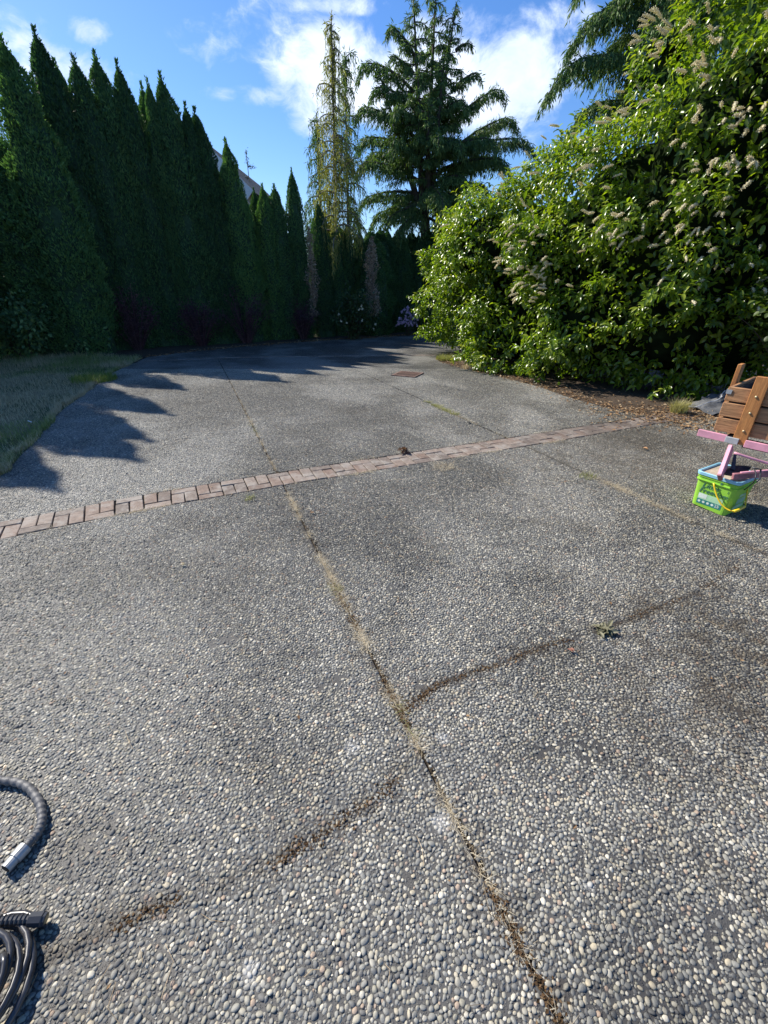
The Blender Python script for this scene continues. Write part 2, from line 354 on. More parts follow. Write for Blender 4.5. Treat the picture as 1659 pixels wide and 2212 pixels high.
def slab_material(name, near):
    m, N = material(name); geo = N.n.new('ShaderNodeNewGeometry').outputs['Position']; P = N.vm('MULTIPLY', geo, (1, 1, 0))
    Pd = N.vm('ADD', P, N.vm('SCALE', N.noise(P, 40, 2, .5, out=1), .008))
    vo = N.node('ShaderNodeTexVoronoi', {'Vector': Pd, 'Scale': 78., 'Randomness': .95}); dist = vo.outputs['Distance']
    rc = N.node('ShaderNodeSeparateColor', {0: vo.outputs['Color']}).outputs[0]
    stone = N.ramp(rc, PEB, 'CONSTANT')
    grit = N.noise(P, 210, 4, .7)
    cem = N.ramp(grit, [(.35, (.016, .015, .014)), (.66, (.042, .039, .034))])
    k = N.sstep(dist, .30, .46, 1., 0.)
    if near:
        k = N.math('MULTIPLY', k, 0.); h = N.math('MULTIPLY', grit, .25)
        small = N.node('ShaderNodeTexVoronoi', {'Vector': Pd, 'Scale': 170.}); kk = N.sstep(small.outputs['Distance'], .25, .42, .75, 0.)
        cem = N.mix(kk, cem, N.ramp(N.node('ShaderNodeSeparateColor', {0: small.outputs['Color']}).outputs[0], [(0, (.025, .024, .022)), (.45, (.08, .078, .07)), (.75, (.18, .17, .145)), (.93, (.36, .34, .30))], 'CONSTANT'))
        h = N.math('ADD', h, kk)
        nb = N.bump(h, .003, .9)
    else:
        h = N.math('ADD', k, N.math('MULTIPLY', grit, .12)); nb = N.bump(h, .012, 1.)
    c = N.mix(k, cem, stone)
    if not near: c = N.mix(1., c, N.ramp(N.noise(P, 48, 4, .9), [(.36, (.42, .41, .39)), (.5, (1.25, 1.22, 1.15)), (.62, (2.7, 2.6, 2.4))]), 'MULTIPLY')
    c = add_stain(N, c, 1., .35 if near else 1.)
    finish(N, principled(N, c, .6, nb)); return m
mSlabN, mSlabF = slab_material('aggregate_matrix', True), slab_material('aggregate_far', False)
mJoint, N = material('joint_debris'); P = N.n.new('ShaderNodeNewGeometry').outputs['Position']
finish(N, principled(N, N.ramp(N.noise(P, 60, 6, .75), [(.35, (.018, .013, .008)), (.55, (.06, .042, .024)), (.72, (.20, .15, .09))]), .95, N.bump(N.noise(P, 90, 5), .01)))
mSoil, N = material('bark_soil'); P = N.n.new('ShaderNodeNewGeometry').outputs['Position']
finish(N, principled(N, N.ramp(N.noise(P, 26, 7, .75), [(.3, (.02, .014, .009)), (.52, (.065, .042, .024)), (.75, (.16, .11, .065))]), .95, N.bump(N.noise(P, 30, 6, .7), .03)))
mLawnSoil, N = material('lawn_thatch'); P = N.n.new('ShaderNodeNewGeometry').outputs['Position']
finish(N, principled(N, N.mix(N.sstep(N.noise(P, .9, 5), .42, .6), (.08, .10, .03), (.30, .24, .13)), .95, N.bump(N.noise(P, 40, 6, .7), .02)))
# ------------------------------------------------------------------ ground sheets
far = 420
link('ground', mesh_from('ground', [(-far, -far, -.06), (far, -far, -.06), (far, far, -.06), (-far, far, -.06)], [np.array([[0, 1, 2, 3]])], mSoil), kind='structure')
drive = ground_thing('driveway')
DRV = [(-3.2, -4), (-3.3, 0), (-3.42, 2.3)] + LEDGE + [(-5.9, 11.3), (-5.2, 12.4), (-4.3, 13.2), (-2.8, 14.4), (-1.2, 15.4), (0, 16.0), (1.9, 17.2), (4.0, 17.6), (3.2, 13.2), (1.9, 12.2)] + REDGE + [(4.6, 5.9), (8, 7.2), (8, -4)]
sheet('joint_fill', DRV, -.013, mJoint, drive)
def arc_pts(xa, xb, off, n=14): return [(x, bl(x, off)) for x in np.linspace(xa, xb, n)]
def fbp(xa, xb, off, n=8): return [(x, fb(x, off)) for x in np.linspace(xa, xb, n)]
g = GAP / 2; slabs = []
a1 = solve(x1, 0); a2 = solve(x2, 0); u1 = solve(x1, BW); u2 = solve(x2, BW)
xl = lambda y: float(np.interp(y, [-4, 0, 2.3, 3.2], [-3.2, -3.3, -3.42, -3.5]))
j1c = (.145, 1.03); j1r = (.075, 1.2)
slabs.append(([(-3.2, -4), (x1(-4) - g, -4), (a1[0] - g, a1[1] - g)] + arc_pts(a1[0] - .1, -3.35, -.008)[0:] , 1))
slabs.append(([(x1(-4) + g, -4), (x2(-4) - g, -4), (a2[0] - g, a2[1] - g)] + arc_pts(a2[0] - .1, a1[0] + .03, -.008), 1))
slabs.append(([(x2(-4) + g, -4), (8, -4), (8, 7.2), (4.95, 6.05)] + arc_pts(4.8, a2[0] + .03, -.008)[0:] + [(a2[0] + g, a2[1] - .01)], 1))
fy1 = fb(x1(11.2)); fy2 = fb(x2(11.4)); fx1, fx2 = x1(fy1), x2(fy2)
slabs.append(([(-3.52, bl(-3.52, BW) + .02)] + arc_pts(-3.4, u1[0] - .03, BW + .012) + [(fx1 - g, fy1 - .01)] + fbp(fx1 - .1, -5.72, -.01, 6) + LEDGE[::-1][0:6], 0))
slabs.append((arc_pts(u1[0] + .02, u2[0] - .03, BW + .012) + [(fx2 - g, fy2 - .01)] + fbp(fx2 - .1, fx1 + g, -.01, 5), 0))
slabs.append((arc_pts(u2[0] + .02, 3.75, BW + .012) + REDGE[::-1][1:] + fbp(1.3, fx2 + g, -.01, 5), 0))
slabs.append((fbp(-5.8, 1.45, .115, 12) + [(1.9, 12.2), (3.2, 13.2), (4.0, 17.6), (1.9, 17.2), (0, 16.0), (-1.2, 15.4), (-2.8, 14.4), (-4.3, 13.2), (-5.2, 12.4), (-5.9, 11.3)], 0))
for poly, nr in slabs:
    cl_ = [poly[0]]
    for p in poly[1:]:
        if (Vector(p) - Vector(cl_[-1])).length > .004: cl_.append(p)
    sheet('slab', cl_, 0, mSlabN if nr else mSlabF, drive, depth=.03)
# ------------------------------------------------------------------ pebbles set in the near slabs
def ico(sub):
    import bmesh
    bm = bmesh.new(); bmesh.ops.create_icosphere(bm, subdivisions=sub, radius=1.)
    V = np.array([v.co[:] for v in bm.verts]); F = np.array([[v.index for v in f.verts] for f in bm.faces]); bm.free(); return V, F
pebcol = bpy.data.collections.new('pebble_shapes')
IV, IF = ico(2)
TONES = [(.09, .096, .10)] * 3 + [(.055, .058, .062)] * 2 + [(.15, .156, .155)] * 6 + [(.215, .22, .21)] * 5 + [(.20, .195, .16)] * 3 + [(.29, .28, .24)] * 4 + [(.38, .345, .27)] * 2 + [(.42, .41, .37)] * 3 + [(.58, .56, .50)] + [(.30, .22, .165)]
random.shuffle(TONES)
for k, tone in enumerate(TONES):
    V = IV.copy(); V = V * (1 + .26 * vnoise(IV, 1.2, k * 3.7 + 1, 2)[:, None])
    V[:, 0] *= rng.uniform(1.05, 1.5); V[:, 2] *= rng.uniform(.42, .62)
    o = bpy.data.objects.new('pebble', mesh_from('pebble', V, [IF], pebble_mat(tone), True)); pebcol.objects.link(o)
def pebble_tile(S=2.0, cell=.0085):
    n = int(S / cell); grid = {}; pts = []
    for r0, r1, cnt in ((.0063, .0084, 9000), (.0048, .0065, 60000), (.0030, .0043, 60000)):
        xs = rng.uniform(0, S, cnt); ys = rng.uniform(0, S, cnt); rs = rng.uniform(r0, r1, cnt)
        for x, y, r in zip(xs, ys, rs):
            cx, cy = int(x / cell), int(y / cell); ok = True
            for i in (-2, -1, 0, 1, 2):
                for j in (-2, -1, 0, 1, 2):
                    for q in grid.get(((cx + i) % n, (cy + j) % n), ()):
                        dx = abs(q[0] - x); dy = abs(q[1] - y); dx = min(dx, S - dx); dy = min(dy, S - dy)
                        if dx * dx + dy * dy < ((q[2] + r) * .86) ** 2: ok = False; break
                    if not ok: break
                if not ok: break
            if ok: grid.setdefault((cx, cy), []).append((x, y, r)); pts.append((x, y, r))
    return np.array(pts)
tile = pebble_tile()
allp = []
for i in range(-3, 3):
    for j in range(-1, 6): allp.append(tile + [i * 2, j * 2 - .4, 0])
PP = np.concatenate(allp); X, Y = PP[:, 0], PP[:, 1]
ok = (np.abs(X) < 1.55 + .80 * np.maximum(Y, 0)) & (Y < 9.6) & (Y > -.5)
dpoly = [(-3.2, -4), (-3.3, 0), (-3.42, 2.3)] + LEDGE + [(1.4, 10.6)] + REDGE[2:] + [(4.6, 5.9), (4.7, -4)]
ok &= inpoly(X, Y, dpoly); bY = np.interp(X, BX, BY); ok &= (Y < bY - .014) | (Y > bY + BW * 1.09 + .02)
for fx in (x1, x2): ok &= np.abs(X - fx(Y)) > GAP * .5 + PP[:, 2] * .9
def cross_near(X, Y, pl, w_):
    px = np.array([p[0] for p in pl]); py = np.array([p[1] for p in pl]); o_ = np.argsort(px); return np.abs(Y - np.interp(X, px[o_], py[o_])) < w_
ok &= ~(cross_near(X, Y, CR, .010) & (X > .07) & (X < 1.3) & (rng.random(len(X)) < .55))
# worn spots where the cement skin still covers the stones
PP = PP[ok]; wear = vnoise(np.c_[PP[:, :2], np.zeros(len(PP))], 3.5, 4.2, 2)
PP = PP[~((wear > .60) & (rng.random(len(PP)) < .35))]; n = len(PP)
me = bpy.data.meshes.new('pebbles'); me.vertices.add(n); co = np.c_[PP[:, :2], PP[:, 2] * rng.uniform(-.22, .16, n)]; me.vertices.foreach_set('co', co.astype(np.float32).ravel())
at_ = me.attributes.new('psize', 'FLOAT', 'POINT'); at_.data.foreach_set('value', (PP[:, 2] * rng.uniform(.9, 1.08, n)).astype(np.float32))
at_ = me.attributes.new('ptone', 'FLOAT', 'POINT'); at_.data.foreach_set('value', rng.random(n).astype(np.float32))
rt = np.c_[rng.normal(0, .22, n), rng.normal(0, .22, n), rng.uniform(0, 6.283, n)].astype(np.float32)
at_ = me.attributes.new('prot', 'FLOAT_VECTOR', 'POINT'); at_.data.foreach_set('vector', rt.ravel())
po = link('exposed_pebbles', me, drive, kind='stuff')
gn = bpy.data.node_groups.new('pebble_scatter', 'GeometryNodeTree'); gn.interface.new_socket('Geometry', in_out='INPUT', socket_type='NodeSocketGeometry'); gn.interface.new_socket('Geometry', in_out='OUTPUT', socket_type='NodeSocketGeometry')
gi = gn.nodes.new('NodeGroupInput'); go = gn.nodes.new('NodeGroupOutput'); ip = gn.nodes.new('GeometryNodeInstanceOnPoints'); ci = gn.nodes.new('GeometryNodeCollectionInfo')
ci.inputs['Collection'].default_value = pebcol; ci.inputs['Separate Children'].default_value = True; ci.inputs['Reset Children'].default_value = True
na = gn.nodes.new('GeometryNodeInputNamedAttribute'); na.data_type = 'FLOAT'; na.inputs[0].default_value = 'psize'
nr_ = gn.nodes.new('GeometryNodeInputNamedAttribute'); nr_.data_type = 'FLOAT_VECTOR'; nr_.inputs[0].default_value = 'prot'
er = gn.nodes.new('FunctionNodeEulerToRotation')
L_ = gn.links.new; L_(gi.outputs[0], ip.inputs['Points']); L_(ci.outputs[0], ip.inputs['Instance']); ip.inputs['Pick Instance'].default_value = True
L_(na.outputs[0], ip.inputs['Scale']); L_(nr_.outputs[0], er.inputs[0]); L_(er.outputs[0], ip.inputs['Rotation']); L_(ip.outputs[0], go.inputs[0])
rv = gn.nodes.new('FunctionNodeRandomValue'); rv.data_type = 'INT'; [setattr(q, 'default_value', v) for q, v in ((rv.inputs[4], 0), (rv.inputs[5], len(TONES) - 1))]; L_(rv.outputs[2], ip.inputs['Instance Index'])
md = po.modifiers.new('scatter', 'NODES'); md.node_group = gn
# ------------------------------------------------------------------ brick bands (pieces of the drive)
def brick_mat(name, a, b, c_):
    m, N = material(name); oi = N.n.new('ShaderNodeObjectInfo').outputs['Random']; P = N.n.new('ShaderNodeNewGeometry').outputs['Position']
    col = N.ramp(oi, [(0, a), (.35, b), (.7, c_), (1, a)]); col = N.mix(.8, col, N.ramp(N.noise(P, 22, 7, .8), [(.3, .35), (.5, .9), (.7, 1.4)]), 'MULTIPLY')
    col = N.mix(N.math('MULTIPLY', N.sstep(N.noise(P, 6, 6, .75), .45, .62), .6), col, (.33, .30, .26))
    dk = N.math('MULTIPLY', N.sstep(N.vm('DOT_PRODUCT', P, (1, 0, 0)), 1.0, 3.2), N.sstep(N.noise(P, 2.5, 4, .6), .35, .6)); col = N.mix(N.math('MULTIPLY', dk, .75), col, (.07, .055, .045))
    finish(N, principled(N, col, .8, N.bump(N.noise(P, 120, 4, .7), .003))); return m
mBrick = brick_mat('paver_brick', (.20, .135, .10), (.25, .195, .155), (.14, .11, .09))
bricks = {}
def brick_mesh(lx, ly, k):
    key = (lx, ly, k)
    if key not in bricks:
        b = MB().box((lx, ly, .06), None, .004); V = np.array(b.V); V[:, 2] -= .03; V += rng.normal(0, .0009, V.shape); bricks[key] = mesh_from('brick', V, [b.F3, b.F4], mBrick)
    return bricks[key]
def bpt(s, t):   # s along band from its left end, t across
    x = -3.6 + s; 
    return x, t
# arc-length parametrisation of the band
xs = np.linspace(-3.42, 4.6, 400); ys = np.array([bl(x) for x in xs]); sl = np.r_[0, np.cumsum(np.hypot(np.diff(xs), np.diff(ys)))]
ysm = np.convolve(np.pad(ys, 20, mode='edge'), np.ones(41) / 41, 'valid'); ysm[:22] = ys[:22]; ysm[-22:] = ys[-22:]
def band_at(s, t):
    x = np.interp(s, sl, xs); y = np.interp(s, sl, ys); e = .25
    xa, xb = np.interp(s - e, sl, xs), np.interp(s + e, sl, xs); ya, yb = np.interp(s - e, sl, ys), np.interp(s + e, sl, ys)
    a = math.atan2(yb - ya, xb - xa); return x - math.sin(a) * t, y + math.cos(a) * t, a
band = link('brick_band', None, drive)
s = .05; k = 0; U = .206
while s + U < sl[-1]:
    flip = k % 2
    for (ds, t, lx, ly) in (((U / 2, .05, .197, .094), (U * .25, .204, .094, .198), (U * .75, .204, .094, .198)) if not flip else ((U / 2, .257, .197, .094), (U * .25, .103, .094, .198), (U * .75, .103, .094, .198))):
        x, y, a = band_at(s + ds, t); z = .004 + random.uniform(-.004, .003)
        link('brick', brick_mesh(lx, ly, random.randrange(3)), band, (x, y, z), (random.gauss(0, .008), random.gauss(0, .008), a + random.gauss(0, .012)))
    s += U; k += 1
band2 = link('brick_course', None, drive)
x = -5.7
while x < 1.35:
    y = fb(x, .052); y2 = fb(x + .1, .052); link('brick', brick_mesh(.197, .094, random.randrange(3)), band2, (x, y, .004), (0, 0, math.atan2(y2 - y, .1) + random.gauss(0, .01))); x += .207
# ------------------------------------------------------------------ lawn
LAWN = [(-20, -4), (-20, 11), (-11, 12.2), (-7.6, 11.6), (-5.95, 11.2)] + LEDGE[::-1] + [(-3.42, 2.3), (-3.3, 0), (-3.2, -4)]
sheet('lawn', LAWN, -.006, mLawnSoil, None, kind='structure')
mGrass, N = material('lawn_grass'); geo = N.n.new('ShaderNodeNewGeometry'); P = geo.outputs['Position']; rnd = geo.outputs['Random Per Island']
dry = N.sstep(N.math('ADD', N.math('ADD', N.noise(P, .8, 5, .6), .07), N.math('ADD', N.math('MULTIPLY', N.sstep(N.vm('LENGTH', N.vm('SUBTRACT', P, (-6.2, 7.0, 0))), .6, 2.4, .42, -.05), 1.), N.math('MULTIPLY', rnd, .14))), .50, .68)
gc = N.mix(dry, N.ramp(rnd, [(0, (.16, .22, .05)), (.6, (.28, .34, .09)), (1, (.42, .42, .17))]), N.ramp(rnd, [(0, (.46, .37, .21)), (1, (.68, .58, .37))]))
finish(N, N.node('ShaderNodeMixShader', {0: .3, 1: principled(N, gc, .6), 2: N.node('ShaderNodeBsdfTranslucent', {'Color': gc}).outputs[0]}).outputs[0])
n = 90000; X = rng.uniform(-10.5, -3.3, n); Y = 2.2 + 9.8 * rng.random(n) ** 1.15; ok = inpoly(X, Y, LAWN) & (X > -(1.1 + .92 * Y) - .6); P_ = np.c_[X[ok], Y[ok], np.full(ok.sum(), -.008)]
hh = .05 + .05 * np.clip(vnoise(P_, 1.4, 2.) + .2, 0, 1) + .05 * (P_[:, 1] > 9.8)
le = np.array(LEDGE); m_ = 7000; sg_ = rng.integers(0, len(le) - 1, m_); u_ = rng.random(m_)[:, None]; q_ = le[sg_] * (1 - u_) + le[sg_ + 1] * u_; off = vnoise(np.c_[q_, np.zeros(m_)], 2.4, 3., 3) * .10 - .03 + rng.uniform(-.08, .02, m_); tn = nrm(le[sg_ + 1] - le[sg_]); q_ = q_ + np.c_[tn[:, 1], -tn[:, 0]] * off[:, None]
P_ = np.concatenate([P_, np.c_[q_, np.full(m_, -.003)]]); hh = np.concatenate([hh, np.full(m_, .065)])
V, F = blades(P_, hh, .0032, .8)
link('grass', mesh_from('grass', V, [F], mGrass), kind='stuff').__setitem__('label', 'mown lawn grass, part green and part dried, left of the drive')
# ------------------------------------------------------------------ plants: conifer columns
mTrunk = simple('bark', (.10, .07, .05), .9, .3, 18, bumpd=.02)
mCyp = leafmat('cypress_foliage', [(.035, .09, .045), (.075, .17, .07), (.15, .26, .09)], .65, .28, .25, perobj=True)
mCypY = leafmat('cypress_tip_foliage', [(.05, .10, .02), (.09, .15, .03)], .65, .25, .25)
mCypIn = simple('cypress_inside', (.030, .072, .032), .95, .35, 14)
mBrown = leafmat('dead_foliage', [(.18, .13, .10), (.34, .26, .20), (.52, .43, .35)], .8, .15, .2)
def lobe_surface(base, top, Rr, n):
    """points on a flame-shaped lobe from base to top"""
    base, top = np.array(base, float), np.array(top, float); ax = top - base; H = np.linalg.norm(ax); ax = ax / H
    t = rng.random(n) ** 1.05; th = rng.uniform(0, 2 * np.pi, n)
    r = Rr * np.clip(1 - t ** 3.4, 0, 1) ** .66 * (1 - .25 * (t < .12) * (1 - t / .12))
    a = np.cross(ax, [0, 1, 0]); a = a / np.linalg.norm(a); b = np.cross(ax, a)
    rad = a * np.cos(th)[:, None] + b * np.sin(th)[:, None]
    return base + ax * (t * H)[:, None], rad, r, t
def lobe_inside(P, lobes, skip, k=.86):
    ins = np.zeros(len(P), bool)
    for i, (b, tp, Rr) in enumerate(lobes):
        if i == skip: continue
        b, tp = np.array(b, float), np.array(tp, float); ax = tp - b; H = np.linalg.norm(ax); ax = ax / H
        t = ((P - b) @ ax) / H; d = np.linalg.norm(P - b - ax * (t * H)[:, None], axis=1); tc_ = np.clip(t, 0, 1)
        r = Rr * np.clip(1 - tc_ ** 3.4, 0, 1) ** .66; ins |= (d < r * k) & (t > -.02) & (t < 1)
    return ins
def make_cypress(seed, H=6., Rr=.6, n=50000, nl=8):
    global rng; rng = np.random.default_rng(seed)
    lobes = [((0, 0, 0), (0, 0, H), Rr)]
    for i in range(nl):
        a = 2 * math.pi * i / nl + rng.uniform(-.4, .4); h = H * rng.uniform(.5, .95); o_ = Rr * rng.uniform(.42, .62) * (1.15 - .5 * h / H)
        lobes.append(((math.cos(a) * o_ * .8, math.sin(a) * o_ * .8, 0), (math.cos(a) * o_ * .85, math.sin(a) * o_ * .85, h), Rr * rng.uniform(.42, .62)))
    Ps, Ds, Ns = [], [], []
    tw = sum(l[2] * l[1][2] for l in lobes)
    for i, l in enumerate(lobes):
        m_ = int(n * 1.5 * l[2] * l[1][2] / tw); c_, rad, r, t = lobe_surface(*l, m_)
        bulge = 1 + .42 * vnoise((c_ + rad * r[:, None]) * [1, 1, .55], 3.2, seed + i * 2.3, 2)
        P = c_ + rad * (r * bulge * rng.uniform(.86, 1.06, m_))[:, None] ; keep = ~lobe_inside(P, lobes, i)
        P, rad, t = P[keep], rad[keep], t[keep]
        Ps.append(P); Ds.append(nrm(rad * .55 + [0, 0, .95] + .45 * rng.normal(size=P.shape))); Ns.append(nrm(rad + .5 * rng.normal(size=P.shape)))
    P, Dd, Nn = map(np.concatenate, (Ps, Ds, Ns)); L = rng.uniform(.045, .11, len(P))
    V, F = leaves(P - Dd * (L * .35)[:, None], Dd, Nn, L, .17, 1)
    # loose leader wisps
    k = 110; tt = rng.random(k); Pw = np.c_[rng.normal(0, .035, (k, 2)) * (1.3 - tt)[:, None], H * (.97 + .06 * tt)]
    V2, F2 = leaves(Pw, nrm(rng.normal(size=(k, 3)) * .45 + [0, 0, 1]), rdir(k), rng.uniform(.05, .1, k), .22, 1)
    crown = mesh_from('crown', *merge_list([(V, F), (V2, F2)]), mCyp)
    # dense inside
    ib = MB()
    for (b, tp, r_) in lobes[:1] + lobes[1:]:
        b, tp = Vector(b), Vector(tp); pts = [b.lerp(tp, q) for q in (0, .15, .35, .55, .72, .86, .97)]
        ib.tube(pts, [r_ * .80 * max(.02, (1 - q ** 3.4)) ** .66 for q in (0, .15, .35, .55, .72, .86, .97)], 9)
    inner = mesh_from('inner_hull', ib.V, [ib.F3, ib.F4], mCypIn)
    tr = MB().tube([(0, 0, -.05), (.01, 0, H * .4), (0, .01, H * .8)], [.09, .06, .02], 7); trunk = mesh_from('trunk', tr.V, [tr.F3, tr.F4], mTrunk)
    return crown, inner, trunk, H
def merge_list(parts):
    V, F = merge(parts); return V, [F]
CYP = [make_cypress(11), make_cypress(23, 6., .58, 50000, 9), make_cypress(37, 6., .62, 50000, 7), make_cypress(51, 6., .6, 50000, 10)]
rng = np.random.default_rng(99)
def place_cypress(x, y, h, rs, k, label, rz=None):
    o = thing('cypress_tree', label, 'tree', (x, y, -.03), rng.uniform(0, 6.28) if rz is None else rz, 'columnar cypress trees in the boundary hedge')
    crown, inner, trunk, H = CYP[k % 4]; s_ = h / H; o.scale = (rs * 1.08, rs * 1.08, s_)
    link('crown', crown, o); link('inner_hull', inner, o); link('trunk', trunk, o); return o
cy = [  # tip px, tip py, distance, radius scale, label
 (2, 78, 11.0, 1.05, 'dark cypress cut by the picture edge, next to the tallest one'),
 (75, 62, 12.0, 1.08, 'tallest cypress, its blunt tip highest at the left of the hedge'),
 (118, 128, 12.9, .8, 'thin cypress tip half hidden right behind the tallest cypress'),
 (158, 118, 12.3, .88, 'cypress just right of the tallest, leaning tip with a sunlit edge'),
 (204, 112, 12.7, .9, 'cypress with a bare twig on its tip, near the red roof'),
 (253, 132, 12.9, .9, 'pointed cypress with sunny left edge, right of the red roof'),
 (305, 178, 13.6, .75, 'low hidden cypress tip peeping between two taller pointed ones'),
 (318, 168, 13.0, .62, 'narrow cypress twin, left one of the close pair'),
 (346, 158, 13.1, .9, 'taller right one of the close pair of cypresses'),
 (400, 222, 13.3, .8, 'blunt double-topped cypress, its left half, left of the gabled roof'),
 (420, 232, 13.5, .85, 'cypress forming the right half of the blunt double top'),
 (455, 330, 14.3, .6, 'short thin cypress in front of the shingled roof'),
 (487, 298, 13.7, .74, 'slim lone cypress standing up in front of the white gable'),
 (524, 408, 14.1, .62, 'small cypress right under the end of the white gable board'),
 (548, 404, 14.5, .55, 'second small cypress right of the gable board'),
 (566, 394, 14.3, .6, 'small cypress in the low group, middle one'),
 (592, 396, 14.5, .75, 'broader small cypress with a bent dead twig on top'),
 (630, 362, 14.7, .62, 'slender pale-topped cypress standing apart before the weeping cedar'),
 (686, 432, 15.1, .62, 'sunlit pointed cypress in front of the golden weeping cedar'),
 (722, 476, 15.5, .6, 'low cypress under the golden cedar, right of the sunlit one'),
 (748, 484, 15.8, .62, 'low cypress under the right fringe of the golden cedar'),
 (776, 492, 16.2, .62, 'low cypress left of the dead brown patch'),
 (838, 490, 16.6, .68, 'low cypress right of the dead brown patch'),
 (872, 500, 16.9, .62, 'low cypress below the trunk of the big cedar'),
 (905, 500, 17.2, .64, 'last full cypress before the laurel hides the row'),
 (940, 490, 17.5, .66, 'cypress half hidden behind the left edge of the laurel'),
 (985, 480, 17.8, .66, 'cypress hidden behind the laurel, first past its edge'),
 (1040, 470, 18.1, .66, 'cypress hidden behind the laurel, second past its edge'),
]
for i, (px, py, Yd, rs, lab) in enumerate(cy):
    Yd = Yd * 1.035 + .65; p = T(px, py + 4, Yd); place_cypress(p.x, p.y, p.z / 1.02, rs, i, lab)
for i, (x, y, h, rs, lab) in enumerate([(-9.15, 10.0, 6.2, .95, 'cypress by the lawn just outside the left frame edge'),
   (-9.1, 9.0, 6.4, .9, 'cypress beside the lawn, second past the hedge corner'), (-8.8, 8.3, 6.3, .95, 'cypress beside the lawn, third past the hedge corner'), (-8.95, 7.45, 6.1, .9, 'cypress beside the lawn, fourth past the hedge corner'),
   (-9.6, 6.3, 5.2, .8, 'shorter cypress beside the lawn, fifth past the corner'), (-8.5, 12.1, 4.5, 1.3, 'broad lower cypress behind the green shrub at the left edge'), (-9.6, 11.6, 6.2, 1., 'cypress behind the hedge corner outside the frame')]):
    place_cypress(x, y, h, rs, i + 1, lab)
k = 0
for px, py, Yd, lab in ((700, 478, 17.6, 'golden cedar'), (735, 492, 17.9, 'low cypress pair'), (800, 500, 18.4, 'bare brown cypress'), (822, 496, 17.6, 'second low cypress'), (858, 505, 18.2, 'cedar trunk, left side'), (890, 502, 18.7, 'cedar trunk, right side'), (925, 496, 18.9, 'laurel edge'), (962, 488, 19.2, 'laurel, hidden'), (806, 508, 16.9, 'bare brown twigs')):
    p = T(px, py, Yd); place_cypress(p.x, p.y, p.z, 1.0, k, 'back-row cypress filling the gap behind the ' + lab); k += 1
# filler greenery behind the hedge foot so the row reads closed
# ------------------------------------------------------------------ dead patches in the hedge
def dead_patch(label, px, py0, py1, Yd, wpx, n, name='dead_cypress'):
    o = thing(name, label, 'dead tree', (T(px, py1, Yd).x, Yd, 0), 0, 'dead brown cypresses in the hedge')
    z0, z1 = T(px, py1, Yd).z, T(px, py0, Yd).z; wv = wpx / FPX * Yd * .9; tb = MB(); tb.tube([(0, .3, z1 * .3), (.02, .02, z1 * .6), (0, 0, z1)], [.03, .02, .006], 6)
    for k in range(150):
        z = random.uniform(z1 * .32, z1 * .97); a = random.uniform(0, 6.28); l = wv * random.uniform(.4, 1.) * (1.15 - z / z1)
        tb.tube([(0, 0, z), (math.cos(a) * l * .6, math.sin(a) * l * .6, z + l * .35), (math.cos(a) * l, math.sin(a) * l, z + l * .9)], [.012, .007, .002], 4, False)
    tb.build('stem', mBrown, o)
    z = rng.uniform(z1 * .22, z1, n); a = rng.uniform(0, 6.28, n); k_ = vnoise(np.c_[np.cos(a) * .5, np.sin(a) * .5, z], 1.7, px * .13, 2); z, a, k_ = z[k_ > -.05], a[k_ > -.05], k_[k_ > -.05]; n = len(z); r = wv * (.6 + 1.1 * k_) * rng.uniform(.4, 1.05, n) * np.clip(1.35 - z / z1, .2, 1)
    P = np.c_[np.cos(a) * r, np.sin(a) * r, z]; V, F = leaves(P, rdir(n) + [0, 0, .5], rdir(n), rng.uniform(.03, .08, n), .25, 1); link('crown', mesh_from('crown', V, [F], mBrown), o)
dead_patch('dead brown cypress, bare twigs, between green ones below the big cedar', 806, 512, 690, 15.95, 24, 5200)
dead_patch('thin dead brown strip beside the sunlit pointed cypress', 676, 490, 620, 15.4, 15, 2600)
0 and dead_patch('faint dead brown cypress right of the bare-twigged one', 856, 520, 640, 16.9, 14, 2200)
